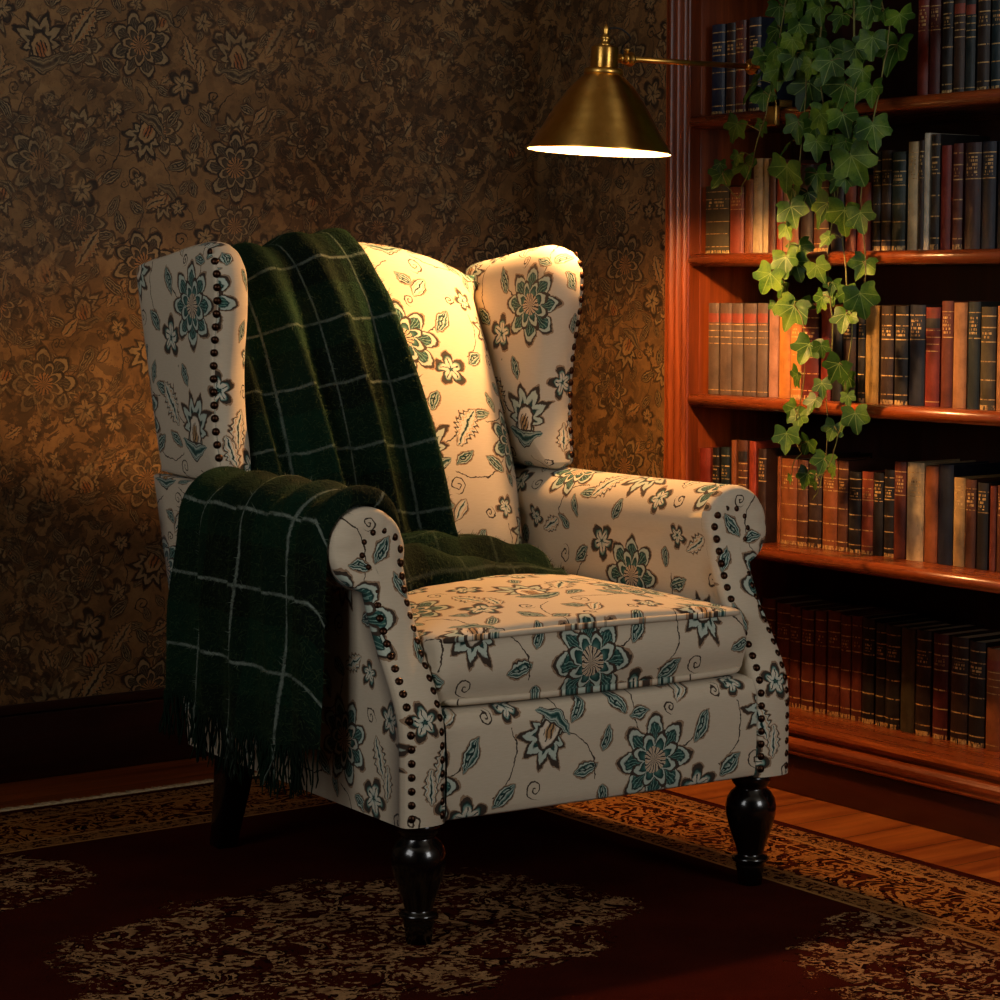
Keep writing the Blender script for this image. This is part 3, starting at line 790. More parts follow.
# front rail and seat deck
def rail():
    # profile in (y,z) from underside front, up the face, over the deck
    prof = [(.36, .192), (-.33, .190), (-.366, .190), (-.376, .194), (-.379, .205), (-.3815, .25), (-.3815, .30), (-.379, .335), (-.370, .352), (-.35, .358), (-.2, .360), (.36, .360), (.372, .35), (.372, .2), (.36, .192)]
    p = []
    for a, b in zip(prof[:-1], prof[1:]):
        for t in np.linspace(0, 1, 5)[:-1]: p.append((a[0]+(b[0]-a[0])*t, a[1]+(b[1]-a[1])*t))
    p = np.array(p + [prof[-1]])
    xs = np.linspace(-.2985, .2985, 30); P = []; UV = []
    l = 0
    for i, (y, z) in enumerate(p):
        bow = -.003*(1-(xs/.3)**2) if y < -.3 else 0*xs
        P.append(np.c_[xs, y+bow, np.full(30, z)])
        v = z if (y < -.35) else (.36 + (y+.35))
        UV.append(np.c_[xs, np.full(30, v)])
    return grid('seat_rail', P, UV, FAB['rail'], chair)
rail()
# seat cushion with piping
def cushion():
    W, yf, yb_, zb, zt = .2975, -.352, .262, .362, .468
    xs = np.concatenate([[-1, -.997, -.985, -.96], np.linspace(-.92, .92, 36), [.96, .985, .997, 1]])*W
    sec = []
    # rounded rectangle (y,z): start at back bottom, forward along the bottom, up the front, back over the top
    r = .016
    def arc(cy, cz, a0, a1, n=6): return [(cy+r*math.cos(a), cz+r*math.sin(a)) for a in np.linspace(a0, a1, n)]
    sec += [(y, zb) for y in np.linspace(yb_-r, yf+r, 16)]
    sec += arc(yf+r, zb+r, -PI/2, -PI)
    sec += [(yf-.010*math.sin(PI*t), zb+r+(zt-zb-2*r)*t) for t in np.linspace(.12, .88, 7)]
    sec += arc(yf+r, zt-r, PI, PI/2)
    sec += [(y, zt) for y in np.linspace(yf+r+.02, yb_-r, 26)]
    sec += arc(yb_-r, zt-r, PI/2, 0)
    sec += [(yb_, z) for z in np.linspace(zt-r-.02, zb+r, 5)]
    sec += arc(yb_-r, zb+r, 0, -PI/2) 
    sec = np.array(sec); cen = np.array([(yf+yb_)/2, (zb+zt)/2])
    L = np.concatenate([[0], np.cumsum(np.linalg.norm(np.diff(sec, axis=0), axis=1))])
    kf = 16+6+3
    cols_ = [(-W, .98), (-W, .7), (-W, .35)] + [(x, 0) for x in xs] + [(W, .35), (W, .7), (W, .98)]
    P = []; UV = []
    for (y, z), l in zip(sec, L):
        row = []
        for x, shr in cols_:
            a = abs(x)/W
            e = max(0, (a-.955)/.045)
            ins = .012*(1-math.sqrt(max(0, 1-e*e)))
            yy = y + np.sign(cen[0]-y)*min(ins, abs(cen[0]-y)); zz = z + np.sign(cen[1]-z)*min(ins, abs(cen[1]-z))
            ty = np.clip((y-yf)/(yb_-yf), 0, 1)
            if z > zt-.004: zz += .034*(1-a**2.2)*(math.sin(PI*min(1, ty*1.0+.04))**.7) + .006*ty
            if y < yf+.02: zz += .004*(1-a*a)*(1 if z > .42 else -.6); yy += -.010*(1-a**3)*(1-ty)
            yy += (cen[0]-yy)*shr; zz += (cen[1]-zz)*shr
            row.append((x, yy, zz))
        P.append(row); UV.append([(x + math.copysign(shr*.06, x), l) for x, shr in cols_])
    # v: make the front face upright and continuous with the top
    UV = np.array(UV); v0 = L[16+5]
    UV[:, :, 1] = UV[:, :, 1] - v0 + .375
    o = grid('seat_cushion', np.array(P), UV, FAB['cushion'], chair)
    # piping along the upper and lower front seams
    mb = MB()
    for zc, up in ((zt-.004, 1), (zb+.006, -1)):
        pts = []
        for x in np.linspace(-.284, .284, 60):
            a = abs(x)/W
            pts.append((x, yf - .010*(1-a**3) + .000 + (.020*max(0, (a-.9)/.1)**2), zc + .004*(1-a*a)*(1 if up > 0 else -.6) + (.006 if up < 0 else -.004)*max(0, (a-.88)/.12)**2))
        for x_s in (1,):
            side = [(.288, y, zc - .002*up) for y in np.linspace(yf+.035, yb_-.03, 14)]
        mb.tube(pts, .0052, 8, uvk=[(p_[0], .48 if up > 0 else .375) for p_ in pts])
    mb.build('piping', FAB['cushion'], o, True, uv=True)
cushion()
# legs
def front_leg():
    mb = MB()
    prof = [(.033, .192), (.033, .178), (.031, .172), (.026, .167), (.0265, .163), (.034, .156), (.040, .146), (.0425, .132), (.0415, .118), (.037, .100), (.031, .082), (.0255, .066), (.022, .054),
            (.0215, .050), (.028, .048), (.0305, .045), (.0305, .042), (.028, .039), (.0225, .037), (.0245, .033), (.0235, .028), (.0195, .0), (.017, -.0)]
    mb.lathe(prof[::-1], 36); return mb
for x in (-.323, .323):
    o = front_leg().build('leg', BLACKW, chair, True); o.location = (x, -.338, 0)
for x in (-.31, .31):
    mb = MB(); v = []
    for z, cy, h in ((0, .372, .019), (.05, .356, .0215), (.11, .335, .025), (.195, .315, .029)):
        v += [(x-h, cy-h, z), (x+h, cy-h, z), (x+h, cy+h, z), (x-h, cy+h, z)]
    f = [(4*i+k, 4*i+(k+1) % 4, 4*i+4+(k+1) % 4, 4*i+4+k) for i in range(3) for k in range(4)] + [(3, 2, 1, 0), (12, 13, 14, 15)]
    mb.add(v, f); mb.build('leg', BLACKW, chair, bevel=.003)
# ------------------------------------------------------------------ tartan throw (same local frame as the chair, an object of its own)
def tartan(name='green_mohair_tartan', gain=0.0):
    m, nt, b = new_mat(name, .95, spec=.08, sheen=.18)
    b.inputs['Sheen Tint'].default_value = lin(70, 96, 52); b.inputs['Sheen Roughness'].default_value = .55
    uv = coord(nt, 'UV'); u, v, _ = sep(uv)
    nz = noise(uv, 190, 3, .7); n2 = noise(uv, 38, 3, .6); n3 = noise(uv, 900, 2, .6)
    U = u + n2.mad(.004, -.002); V = v + n2.mad(-.004, .002)
    du = (U/.160).wrap(-.5, .5).abs()*.160; dv = (V/.122).wrap(-.5, .5).abs()*.122
    cu = (U/.320 + .1).wrap(0, 1).lt(.5); cv = (V/.244 + .3).wrap(0, 1).lt(.5)
    green = mix(n2, lin(6,28,18), lin(12,40,26)); black = mix(n2, lin(4,10,7), lin(7,17,11))
    c = mix((cu + cv)*.46, green, black)
    c = mix(nz.mad(.6, -.1), c, mix(1.0, c, lin(150,150,120), 'MULTIPLY'))
    worn = v.gt(5.0).mad(-.45, 1.0) - v.gt(15.0)*.35         # white lines drawn fainter on the back drape, faintest on the seat folds
    lu = (du + nz.mad(.007, -.0035)).smooth(.0040, .0010); lv = (dv + nz.mad(.007, -.0035)).smooth(.0040, .0010)
    c = mix(worn*lu.max(lv)*(n3*nz).mad(1.5, .02)*n2.smooth(.25, .6).mad(.6, .4), c, lin(158,170,156))
    if gain: c = mix(n3*gain, c, lin(74, 88, 56))       # the standing fibre tips are paler than the ground weave
    setc(nt, b, c)
    bump(nt, b, nz + n2, .8, .004)
    return m
TART = tartan(); NAP = tartan('green_mohair_fibre', .46)
throw = empty('throw_blanket', CH_LOC, CH_RZ)
tag(throw, 'dark green tartan throw with white lines draped over the armchair', 'blanket', None)
sheets = []
def seat_z(x, y):
    a = min(1, abs(x)/.294); ty = min(1, max(0, (y+.352)/.614))
    return .468 + .034*(1-a**2.2)*(math.sin(PI*min(1, ty+.04))**.7) + .006*ty
# --- A: over the crest and down the inside back
pa = cr([(.612, .80), (.612, .93), (.604, 1.03), (.58, 1.070), (.545, 1.084), (.50, 1.090), (.46, 1.087), (.430, 1.073), (.402, 1.045), (.380, 1.0), (.342, .92), (.300, .82), (.262, .72), (.234, .63), (.216, .56), (.196, .525), (.16, .515), (.12, .512)], 130)
La = np.concatenate([[0], np.cumsum(np.linalg.norm(np.diff(pa, axis=0), axis=1))])
P = []; UV = []
ss = np.linspace(0, 1, 90)
for i, ((y, z), l) in enumerate(zip(pa, La)):
    t = (l - La[0])/La[-1]
    q = pa[min(i+1, len(pa)-1)] - pa[max(i-1, 0)]; q = q/np.linalg.norm(q); nrm = np.array([-q[1], q[0]])
    if nrm @ (np.array([y, z]) - np.array([.47, .75])) < 0: nrm = -nrm
    front = 1 if (y < .46) else 0
    g = max(0, min(1, (1.08 - z)/.5))*front
    xr = np.interp(z, [.52, .60, .80, .97, 1.08], [.066, .058, .048, .034, .000]) if front else .012
    xl = -.318 + .012*g
    row = []; ur = []
    for s in ss:
        x = xl + (xr-xl)*s
        dz = 0
        if z > .5: dz = -(.85*x*x)*min(1, max(0, (z-.5)/.55))*(z-.40)/.68
        e = max(0, (abs(x)/.302 - .55)/.45)
        dy = .055*e**2.6*front*min(1, max(0, (1.08-z)/.06))
        edge = min(1, (1-s)/.035)**.5
        ph = 2*PI*(s*3.4 - .16*t + .12*math.sin(3*t))
        fold = (.5+.5*math.sin(ph))**1.6*(.014 + .034*g) + .009*math.sin(2*PI*s*7.3+4*t)*g
        fold += .004*math.sin(9*t + 14*s)
        off = (.004 + .004*front + fold)*edge - .004*(1-edge)
        row.append((x + .006*math.sin(ph*1.0+.6)*g, y + dy + nrm[0]*off, z + dz + nrm[1]*off)); ur.append((s*.50 + .03*math.sin(ph)*.25, l))
    P.append(row); UV.append(ur)
sheets.append((np.array(P), np.array(UV) + np.array([.055, 10.02]), False))
# --- B: over the left arm, down the outside
cols = np.linspace(0, 1, 100); rows = 96
P = np.zeros((rows, len(cols), 3)); UV = np.zeros((rows, len(cols), 2))
for j, c in enumerate(cols):
    edge = min(1, c/.03)**.5
    path = []
    R = .0655 + (.003 + .012*edge)
    zbot = .296 + .018*c - .020*math.sin(PI*c) + .006*math.sin(23*c)
    path += [(-.245, .500), (-.258, .508), (-.268, .526), (-.276, .555)]
    for a in np.linspace(0.05, PI*.98, 15): path.append((-RC[0] + R*math.cos(a), RC[1] + .002 + R*math.sin(a)))
    path += [(-RC[0]-R-.003, .555), (-RC[0]-R-.006, .50), (-RC[0]-R-.010, .40), (-RC[0]-R-.016, zbot)]
    pp = cr(path, 240)
    d = np.concatenate([[0], np.cumsum(np.linalg.norm(np.diff(pp, axis=0), axis=1))])
    s = np.linspace(0, d[-1], rows)
    x = np.interp(s, d, pp[:, 0]); z = np.interp(s, d, pp[:, 1])
    top = np.interp(s, [0, .20, .31, .42, d[-1]], [0, .2, 1, 1, 1])
    hang = np.clip((s - .36)/(d[-1]-.36), 0, 1)
    yt = -.243 + .485*c
    y = yt + hang*(-.004*(1-c) + .022*c) - .03*np.clip(1-hang, 0, 1)*0 
    y = y + (1-np.clip(s/.2, 0, 1))*(.10*(1-c) - .02)     # inner side gathers back into the seat corner
    ph = 2*PI*(c*4.3 + .10*np.sin(2.2*s*5))
    f = (.5+.5*np.sin(ph + .6*hang))*(.012 + .004*hang)*np.clip(s/.12, 0, 1) + .003*np.sin(2*PI*c*8.3 + 3*s*8) + .004*hang*np.sin(2*PI*c*2.1+1)
    f *= edge
    tx = np.gradient(x); tz = np.gradient(z); L = np.hypot(tx, tz) + 1e-9
    nx, nz = tz/L, -tx/L
    sgn = np.where((nx*(x+RC[0]) + nz*(z-.55)) < 0, -1, 1)
    sgn = np.where(s < .10, 1 if nz[4] > 0 else -1, sgn)
    P[:, j, 0] = x + nx*sgn*f; P[:, j, 1] = y + .004*np.sin(ph); P[:, j, 2] = z + nz*sgn*f
    UV[:, j, 0] = .52*c + .05; UV[:, j, 1] = s
UV[:, :, 1] += .045
sheets.append((P, UV, True))
hem = P[-1].copy(); hemuv = UV[-1].copy()
# --- C: gathered folds in the back of the seat
nx_, ny_ = 110, 70
P = np.zeros((nx_, ny_, 3)); UV = np.zeros((nx_, ny_, 2))
for i, x in enumerate(np.linspace(-.286, .262, nx_)):
    yf = np.interp(x, [-.29, -.125, -.06, .06, .135, .21, .27], [-.10, -.035, -.022, .004, .034, .040, .11]) + .008*math.sin(31*x)
    ybk = .262
    H = np.interp(x, [-.29, -.1, .03, .1, .17, .225, .262], [.100, .090, .076, .068, .056, .036, .004])
    for j, t in enumerate(np.linspace(0, 1, ny_)):
        y = yf + (ybk - yf)*t
        ph = t*2.35 + .30*math.sin(6*x + 1.2) + .9*(x+.29)*1.1
        rope = abs(math.sin(PI*ph))**.75
        env = min(1, t/.16)**.6 * (1 - .25*max(0, (t-.8)/.2))
        h = H*env*(.10 + .90*rope)*(.80 + .35*t) + .004*math.sin(60*x + 9*t)*env
        P[i, j] = (x, y - .018*math.cos(PI*ph)*env, seat_z(x, y) - .003 + h)
        UV[i, j] = (.30 + t*.42 + .1*rope*.1, 20.9 + x)
sheets.append((P, UV, False))
V = []; F = []; UVs = []; base = 0
hv = []; huv = []
for P, UV, flip in sheets:
    n, m = P.shape[:2]
    idx = np.arange(n*m).reshape(n, m) + base
    f = np.stack([idx[:-1, :-1], idx[:-1, 1:], idx[1:, 1:], idx[1:, :-1]], -1).reshape(-1, 4)
    if flip: f = f[:, ::-1]
    V.append(P.reshape(-1, 3)); UVs.append(UV.reshape(-1, 2)); F.append(f); base += n*m
    # short mohair fibres standing off the surface
    e1 = P[:-1, 1:] - P[:-1, :-1]; e2 = P[1:, :-1] - P[:-1, :-1]
    nr = np.cross(e1, e2); ar = np.linalg.norm(nr, axis=2); nr = nr/(ar[..., None] + 1e-12)
    if flip: nr = -nr
    K = int(170000*ar.sum()); pick = RNG.choice(ar.size, K, p=(ar/ar.sum()).ravel())
    a, c = np.unravel_index(pick, ar.shape); r1 = RNG.random((K, 1)); r2 = RNG.random((K, 1))
    p0 = P[a, c] + e1[a, c]*r1 + e2[a, c]*r2
    q0 = UV[a, c] + (UV[a, c+1]-UV[a, c])*r1 + (UV[a+1, c]-UV[a, c])*r2
    rnd = RNG.normal(size=(K, 3)); N_ = nr[a, c]
    d = N_*.55 + rnd*.55 + np.array([0, 0, -.25]); d /= np.linalg.norm(d, axis=1)[:, None]
    ln = RNG.uniform(.006, .0145, (K, 1))
    sd = np.cross(d, rnd + .01); sd /= np.linalg.norm(sd, axis=1)[:, None]
    tri = np.stack([p0 - sd*.0006, p0 + sd*.0006, p0 + d*ln], 1)
    hv.append(tri.reshape(-1, 3)); huv.append(np.repeat(q0, 3, 0))
# which side faces out: fibres and faces must agree with the viewer's side
body = pyd('woven_cloth', np.vstack(V).tolist(), np.vstack(F).tolist(), TART, throw, np.vstack(UVs))
hv = np.vstack(hv); huv = np.vstack(huv)
fz = pyd('mohair_nap', hv.tolist(), np.arange(len(hv)).reshape(-1, 3).tolist(), NAP, throw, huv, smooth=False); fz['kind'] = 'stuff'
mb = MB()
for k in range(230):
    c = (k + RNG.uniform(.2, .8))/230*(len(hem)-1); i = int(c); fr_ = c - i; i2 = min(i+1, len(hem)-1)
    p = hem[i]*(1-fr_) + hem[i2]*fr_; q = hemuv[i]*(1-fr_) + hemuv[i2]*fr_
    L = RNG.uniform(.060, .088); j = RNG.normal(size=2)*.006
    pts = []; 
    for t in np.linspace(0, 1, 6):
        pts.append((p[0] + j[0]*t*t + .0015*math.sin(9*t+k), p[1] + j[1]*t + .002*math.sin(7*t+k*2), p[2] + .006 - L*t))
    mb.tube(pts, [.0018, .0017, .0016, .0015, .0015, .0009], 5, uvk=[(q[0], q[1]+.0)]*6)
fo = mb.build('fringe', TART, throw, True, uv=True); fo['kind'] = 'stuff'
# ------------------------------------------------------------------ brass swing-arm reading lamp clamped to the top visible shelf
LR = Vector((.437, .182, 1.246))               # middle of the shade's rim
lamp = empty('swing_arm_lamp', (.888, .205, 1.348))
tag(lamp, 'brass swing-arm lamp with conical shade reaching out from the bookcase', 'lamp')
LO = Vector((.888, .205, 1.348))
rv = Vector((math.cos(math.radians(35.5)), -math.sin(math.radians(35.5)), 0))
axis = (Vector((0, 0, 1)) + rv*.052).normalized()
ML = Matrix.Translation(LR - LO) @ axis.to_track_quat('Z', 'Y').to_matrix().to_4x4()
def lpart(name, prof, mat, cap=True, n=64):
    mb = MB(); mb.lathe(prof, n, ML, cap); return mb.build(name, mat, lamp, True)
shade_prof = [(.1335, 0), (.1340, .002), (.1330, .004), (.1245, .016), (.112, .035), (.099, .058), (.086, .080), (.071, .102), (.057, .120), (.045, .132), (.036, .139), (.034, .141)]
LINW, nt, b = new_mat('off_white_enamel_lining', .5, color=lin(240, 232, 214))
setc(nt, b, ramp(noise(coord(nt), 20, 2), [(.3, lin(178,168,146)), (.7, lin(192,182,160))]))
sh_ = lpart('lamp_shade', shade_prof, SPUN, False)
inner = [(r-.0015, z+.0002) for r, z in shade_prof]
mb = MB(); mb.lathe(inner[::-1], 64, ML, False); ln_ = mb.build('shade_lining', LINW, sh_, True); ln_['label'] = 'off-white enamel inside of the shade'
lpart('collar', [(.034, .139), (.0365, .141), (.0365, .149), (.033, .152), (.026, .153)], BRASS)
lpart('socket', [(.0245, .150), (.0258, .153), (.0258, .188), (.0245, .191), (.018, .1935), (.012, .194)], SPUN)
lpart('finial', [(.011, .192), (.012, .195), (.0085, .199), (.0065, .202), (.0095, .206), (.0095, .209), (.006, .212), (.0045, .216), (.006, .221), (.0052, .227), (.003, .231), (.0005, .233)], BRASS)
# lamp bulb: the source of the warm light
mb = MB(); mb.lathe([(.0005, .026), (.010, .028), (.019, .036), (.0225, .046), (.020, .058), (.013, .072), (.011, .095)], 20, ML, True)
BULB = bpy.data.materials.new('glowing_bulb'); BULB.use_nodes = True; nt = BULB.node_tree
em = nt.nodes.new('ShaderNodeEmission'); em.inputs[1].default_value = 1350
wv = S(nt, nt.nodes.new('ShaderNodeTexCoord').outputs['Object'])
bb = nt.nodes.new('ShaderNodeBlackbody'); bb.inputs[0].default_value = 3150
nt.links.new(bb.outputs[0], em.inputs[0]); nt.links.new(em.outputs[0], nt.nodes['Material Output'].inputs[0])
mb.build('light_bulb', BULB, lamp, True)
def L_(p): return Vector(p) - LO
hs = ML @ Vector((0, 0, .172))                  # where the arm leaves the socket
hz = hs.z
E0 = L_((.885, .268, 1.432))
dirv = (E0 - hs).normalized()
a0 = hs + dirv*.022
mb = MB(); mb.tube([a0, hs + dirv*.058], .0048, 10)
for s_, r in ((.030, .009), (.046, .0085)):
    mb.tube([hs + dirv*(s_-.004), hs + dirv*(s_-.002), hs + dirv*(s_+.002), hs + dirv*(s_+.004)], [.006, r, r, .006], 14)
mb.build('pivot_arm', BRASS, lamp, True)
mb = MB(); jn = hs + dirv*.066
Mj = Matrix.Translation(jn) @ dirv.to_track_quat('Z', 'Y').to_matrix().to_4x4()
mb.lathe([(.005, -.012), (.010, -.010), (.0115, -.004), (.0095, 0), (.0135, .004), (.0135, .009), (.008, .012), (.006, .018)], 24, Mj); mb.build('swivel_joint', BRASS, lamp, True)
mb = MB(); kn = jn + Vector((0, 0, .0)); mb.tube([kn + Vector((0, 0, .008)), kn + Vector((0, 0, .014)), kn + Vector((0, 0, .017)), kn + Vector((0, 0, .019))], [.003, .003, .006, .004], 12); mb.build('thumbscrew', BRASS, lamp, True)
mb = MB(); mb.tube([hs + dirv*.076, E0 - dirv*.012], .0052, 14); mb.build('arm_rod', BRASS, lamp, True)
mb = MB(); Me = Matrix.Translation(E0) @ dirv.to_track_quat('Z', 'Y').to_matrix().to_4x4()
mb.lathe([(.005, -.016), (.008, -.014), (.008, -.009), (.005, -.006), (.006, -.003), (.016, -.001), (.016, .004), (.005, .006)], 24, Me); mb.build('end_joint', BRASS, lamp, True)
mb = MB(); mb.tube([E0 + Vector((0, -.0, 0)), E0 + Vector((.004, -.03, 0)), L_((.889, .205, 1.430)), L_((.889, .205, 1.416)), L_((.889, .205, 1.362))], [.006]*5, 12)
mb.build('mounting_post', BRASS, lamp, True)
mb = MB(); mb.box(L_((.880, .190, 1.3485)), L_((.925, .220, 1.3635))); mb.box(L_((.880, .190, 1.312)), L_((.8925, .220, 1.3635))); mb.build('shelf_clamp', BRASS, lamp, bevel=.002)
CORD, nt, b = new_mat('black_cloth_flex', .7, color=lin(16, 13, 11))
f0 = ML @ Vector((.004, 0, .222)); j0 = jn + Vector((0, 0, .012))
pts = cr([f0, f0 + rv*.012 + Vector((0, 0, .004)), f0 + rv*.030 + Vector((0, 0, .001)), f0 + rv*.045 + Vector((0, 0, -.014)), hs + dirv*.052 + Vector((0, 0, .022)), hs + dirv*.052 + Vector((0, 0, .006))], 40)
mb = MB(); mb.tube([Vector(p) for p in pts], .0017, 8); mb.build('flex_cord', CORD, lamp, True)
# ------------------------------------------------------------------ trailing ivy in a pot on the shelf above
ivy = empty('trailing_ivy', (1.02, .08, 1.6325))
IO = Vector((1.02, .08, 1.6325))
tag(ivy, 'green trailing ivy hanging down in front of the bookcase', 'ivy')
TERRA, nt, b = new_mat('terracotta', .8)
setc(nt, b, ramp(noise(coord(nt), 12, 4), [(.3, lin(120,58,34)), (.7, lin(160,86,54))]))
SOIL, nt, b = new_mat('potting_soil', .95)
setc(nt, b, ramp(noise(coord(nt), 60, 4), [(.3, lin(22,15,10)), (.7, lin(50,36,24))]))
mb = MB(); mb.lathe([(.055, 0), (.058, .004), (.078, .115), (.086, .117), (.088, .145), (.084, .148), (.078, .146), (.074, .12)], 40); mb.build('plant_pot', TERRA, ivy, True)
mb = MB(); mb.lathe([(.0001, .128), (.03, .130), (.0755, .126)], 30, None, False); mb.build('soil', SOIL, ivy, True)
def leaf_mat():
    m, nt, b = new_mat('ivy_leaf', .46, spec=.25)
    uv = coord(nt, 'UV'); u, v, _ = sep(uv)
    co = coord(nt); n = noise(co, 16, 2); n2 = noise(co, 220, 3, .6)
    c = ramp(n.mad(.8, n2*.25), [(.34, lin(26,54,16)), (.52, lin(56,90,24)), (.72, lin(116,144,44))])
    # pale veins fan out from the petiole
    ang = u.atan2(v + .001); r = (u*u + v*v).sqrt()
    vein = u.abs().lt(.014)
    for a in (.62, 1.25): vein = vein.max(((ang.abs() - a).abs()*r).lt(.012))
    c = mix(vein*.55, c, lin(150,172,96))
    c = mix(n2.gt(.6)*.25, c, lin(30,60,22))
    setc(nt, b, c)
    tr = nt.nodes.new('ShaderNodeBsdfTranslucent'); nt.links.new(mix(1.0, c, lin(196,220,110), 'MULTIPLY').k, tr.inputs[0])
    mx = nt.nodes.new('ShaderNodeMixShader'); mx.inputs[0].default_value = .28
    out = nt.nodes['Material Output']
    nt.links.new(b.outputs[0], mx.inputs[1]); nt.links.new(tr.outputs[0], mx.inputs[2]); nt.links.new(mx.outputs[0], out.inputs[0])
    bump(nt, b, vein*1.0 + n2*.4, .4, .001)
    return m
LEAFM = leaf_mat()
STEMM, nt, b = new_mat('ivy_stem', .6)
setc(nt, b, ramp(noise(coord(nt), 30, 2), [(.35, lin(86,70,30)), (.65, lin(120,120,52))]))
# five-lobed outline: (angle from tip axis, radius)
LOBE = [(0, 1.0), (7, .93), (15, .78), (24, .66), (32, .62), (41, .68), (50, .78), (57, .82), (65, .76), (76, .62), (88, .55), (100, .57), (112, .64), (121, .64), (132, .54), (146, .40), (160, .26), (176, .08)]
def leaf_shape(k):
    rr = np.random.default_rng(k)
    half = [(a, r*rr.uniform(.92, 1.06)) for a, r in LOBE]
    pts = []
    for sg in (1, -1):
        for a, r in (half if sg > 0 else half[::-1]):
            if sg < 0 and a == 0: continue
            t = math.radians(a)*sg; pts.append((math.sin(t)*r, math.cos(t)*r))
    # last mirrored points run back to the tip
    return pts
SHP = [leaf_shape(k) for k in range(6)]
LEAVES = [(861,-26,1523,33),(835,-30,1488,42),(863,-77,1491,46),(809,-173,1482,26),(841,27,1509,47),(827,86,1504,51),(853,153,1521,44),(815,-210,1470,48),(857,65,1472,51),(837,101,1442,29),(859,179,1482,48),(833,148,1436,51),(830,141,1399,59),(852,240,1383,68),(864,17,1433,39),(827,-85,1417,49),(863,-79,1436,57),(860,-144,1415,68),(815,-103,1379,45),(841,-7,1387,35),(847,31,1411,39),(861,87,1361,71),(844,-28,1353,61),(813,-142,1344,45),(834,5,1314,46),(834,76,1293,51),(835,-21,1268,27),(862,-44,1260,42),(825,-138,1272,56),(818,6,1254,46),(836,116,1258,47),(843,270,1302,48),(861,208,1303,32),(839,-81,1213,76),(821,93,1205,66),(860,50,1197,47),(834,-56,1187,34),(845,105,1170,51),(833,249,1246,28),(818,282,1231,26),(846,320,1212,45),(851,242,1227,48),(816,67,1132,54),(832,5,1134,61),(826,-60,1116,68),(815,-119,1116,52),(818,83,1102,39),(862,70,1165,39),(858,89,1062,47),(827,98,1037,51),(849,87,1028,51),(807,132,1005,55),(859,146,988,35),(837,13,1024,42),(854,-78,1029,46),(821,-81,973,45),(827,-112,964,60),(825,-64,932,49),(863,40,965,39),(830,128,955,27),(834,93,940,62),(862,86,953,43),(859,3,973,31),(828,43,872,54),(823,-9,877,31),(853,-2,995,31),(811,-25,1083,30),(828,-39,838,50),(857,-42,815,42),(860,103,816,43),(819,-15,805,34),(809,1,773,38),(852,105,750,43),(842,74,738,39),(819,-107,746,49),(835,-26,722,38),(809,72,701,46),(847,56,690,39),(836,0,658,42),(847,58,626,39),(810,-8,621,23),(843,-22,644,27),(827,79,626,19),(834,-71,785,27)]
VINES = [[(835,21,1571),(835,32,1423),(835,16,1292),(835,8,1161),(835,25,1067),(835,4,973),(835,-4,888),(835,20,792),(835,27,706),(835,37,629),(835,50,579)],
[(835,-58,1562),(834,-62,1379),(835,-51,1251),(835,-26,1160),(834,-42,1048),(834,-58,917),(835,-46,814),(835,-56,748),(835,-27,680),(835,4,631)],
[(835,131,1563),(835,143,1432),(835,170,1348),(834,199,1302),(835,218,1245),(835,235,1207),(835,262,1184),(835,295,1207)],
[(834,75,1558),(835,72,1351),(834,83,1201),(835,95,1087),(835,113,991),(834,78,934),(834,62,819),(835,75,723),(835,68,684)],
[(835,-136,1536),(835,-151,1445),(835,-128,1302),(835,-92,1158),(834,-100,1029),(835,-110,955)]]
rl = np.random.default_rng(11)
vines = []
for vn in VINES:
    pts = [np.array(p)/1000 for p in vn]
    y0 = pts[0][1]
    up = [np.array([1.0, .08+(y0-.08)*.25, 1.755]), np.array([.955, .08+(y0-.08)*.5, 1.80]), np.array([.895, .08+(y0-.08)*.75, 1.795]), np.array([.850, y0*.9+.008, 1.70])]
    vines.append(cr(up + pts, 160) + np.cumsum(rl.normal(size=(160, 3))*.0006, 0) + np.c_[np.full(160, .010), .009*np.sin(np.linspace(0, 19, 160) + y0*40), np.zeros(160)])
extra = []
for k in range(110):                                  # leaves deeper in the crown and above the frame
    vi = int(rl.integers(0, 5)); u = rl.uniform(.06, .40 if k < 84 else .55)
    p = vines[vi][int(u*159)]
    extra.append((p[0] + rl.uniform(-.035, .006), p[1] + rl.normal()*.035, p[2] + rl.normal()*.02, rl.uniform(.034, .055)))
for k in range(14):
    a = rl.uniform(PI*.55, PI*1.45); extra.append((1.0 + .11*math.cos(a), .08 + .12*math.sin(a), 1.79 + rl.uniform(-.01, .05), rl.uniform(.04, .055)))
lv = {i: MB() for i in range(5)}; sv = {i: MB() for i in range(5)}
for i, vp in enumerate(vines):
    sv[i].tube([Vector(p) - IO for p in vp[::2]], [.0021]*30 + [.0015]*30 + [.0011]*20, 6)
allp = np.array(vines)
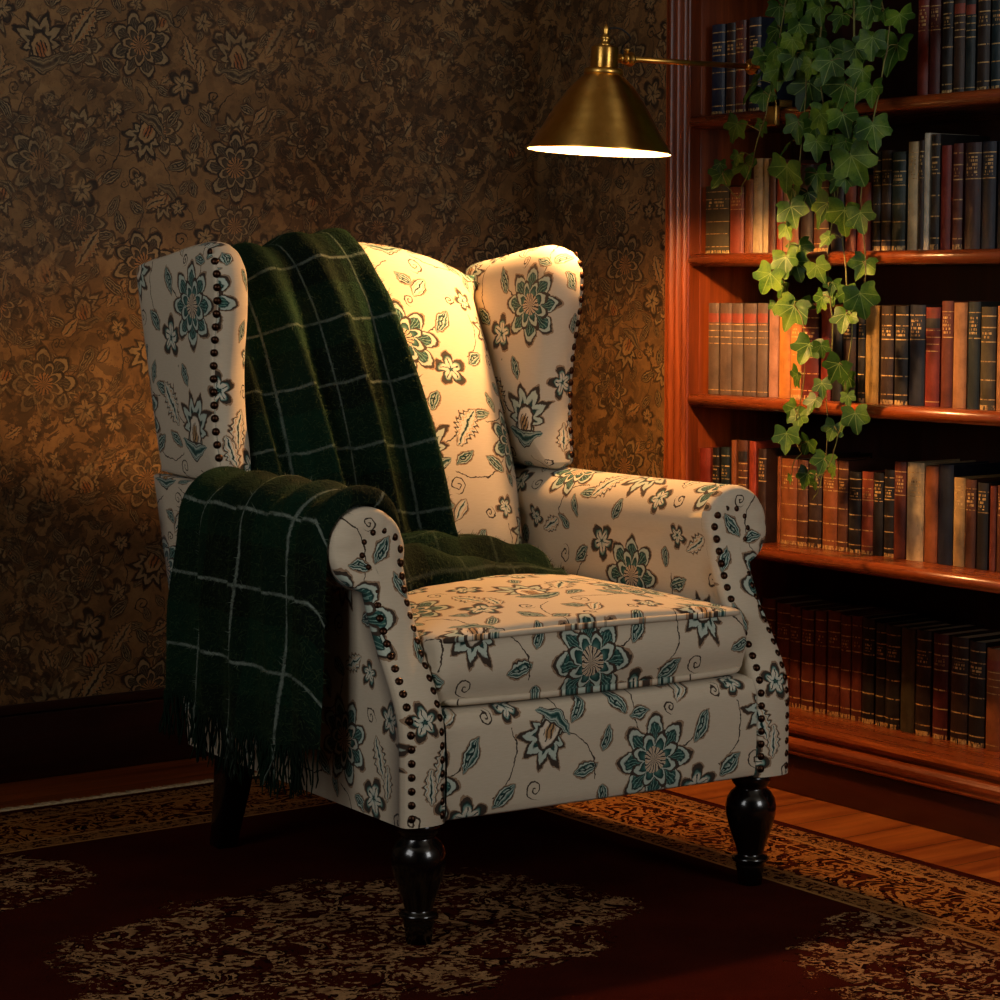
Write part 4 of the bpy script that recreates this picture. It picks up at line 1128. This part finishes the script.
for k, (x, y, z, s) in enumerate([(a/1000, b_/1000, c/1000, d/1000) for a, b_, c, d in LEAVES] + extra):
    P0 = np.array([x, y, z]); s *= 1.13
    dd = np.linalg.norm((allp - P0)*np.array([.6, 1, 1]), axis=2) + np.maximum(0, P0[2] - allp[:, :, 2])*.6*0 + np.maximum(0, .01 - (allp[:, :, 2]-P0[2]))*.5
    vi, pi_ = np.unravel_index(np.argmin(dd), dd.shape)
    near = allp[vi, pi_]
    away = P0 - near
    # tip points mostly down, outward from its vine; blade faces the room with scatter
    tip = np.array([rl.normal()*.25 - .12, away[1]*9 + rl.normal()*.30, -1.0 + rl.normal()*.25]); tip /= np.linalg.norm(tip)
    nrm = np.array([-1.0, -.45 + rl.normal()*.40, .42 + rl.normal()*.35]); nrm -= tip*(nrm @ tip); nrm /= np.linalg.norm(nrm)
    side = np.cross(tip, nrm)
    shp = SHP[k % 6]; fold = rl.uniform(.10, .32); droop = rl.uniform(.05, .25)
    cen = P0 - tip*s*.12
    base = cen - tip*s*.22                      # petiole end of the blade
    k1 = s*.78
    def pt(u, v):
        h = abs(u)*fold - droop*(u*u + max(0, v)*abs(v)*.8) + .03*math.sin(7*u + 5*v + k)
        return Vector(base + side*u*k1 + tip*v*k1 + nrm*h*k1) - IO
    n = len(shp); V = [pt(0, 0)]; uv = [(0, 0)]
    for f in (.5, 1.0):
        for (u, v) in shp: V.append(pt(u*f, v*f)); uv.append((u*f, v*f))
    F = []
    for i in range(n):
        j = (i+1) % n
        if i == n//2 + 99: continue
        F += [(0, 1+j, 1+i), (1+i, 1+j, 1+n+j, 1+n+i)]
    lv[vi].add(V, F, uv)
    b0 = Vector(base) - IO; a0 = Vector(near) - IO
    mid = (a0 + b0)/2 + Vector((-.006, 0, .006))
    sv[vi].tube([Vector(q) for q in cr([a0, mid, b0 + Vector(nrm)*-.002, b0], 8)], .0010, 5)
for i in range(5):
    st = sv[i].build('trailing_stem', STEMM, ivy, True)
    lf = lv[i].build('foliage', LEAFM, st, True, uv=True)
# ------------------------------------------------------------------ camera and light
cam = bpy.data.cameras.new('camera'); co_ = raw('camera', cam)
cam.sensor_width = 36; cam.lens = 2300*36/1000; cam.clip_start = .05
p, yw = math.radians(5.32), math.radians(35.5)
co_.location = (-2.2, -3.2, 1.0)
co_.rotation_euler = (PI/2 - p, 0, -yw)
sc.camera = co_
al = bpy.data.lights.new('window_daylight', 'AREA'); al.shape = 'RECTANGLE'; al.size = WY1-WY0-.05; al.size_y = WZ1-WZ0-.05
al.energy = 25; al.color = (1.0, .995, .985)
ao = raw('window_daylight', al); ao.location = (XL-.06, (WY0+WY1)/2, (WZ0+WZ1)/2); ao.rotation_euler = (0, -PI/2, 0)
a2 = bpy.data.lights.new('window_daylight', 'AREA'); a2.shape = 'RECTANGLE'; a2.size = VX1-VX0-.05; a2.size_y = WZ1-WZ0-.05
a2.energy = 40; a2.color = (1.0, .995, .985)
a2o = raw('window_daylight', a2); a2o.location = ((VX0+VX1)/2, YF-.06, (WZ0+WZ1)/2); a2o.rotation_euler = (PI/2, 0, 0)
w = bpy.data.worlds.new('world'); sc.world = w; w.use_nodes = True
bg = w.node_tree.nodes['Background']; bg.inputs[0].default_value = (.5, .45, .4, 1); bg.inputs[1].default_value = .008
sc.view_settings.view_transform = 'Standard'; sc.view_settings.look = 'None'; sc.view_settings.gamma = 1; sc.view_settings.exposure = 0
sc.view_settings.use_curve_mapping = False
sc.cycles.use_denoising = True; sc.cycles.max_bounces = 6; sc.cycles.caustics_reflective = False; sc.cycles.caustics_refractive = False
sc.cycles.sample_clamp_indirect = 4
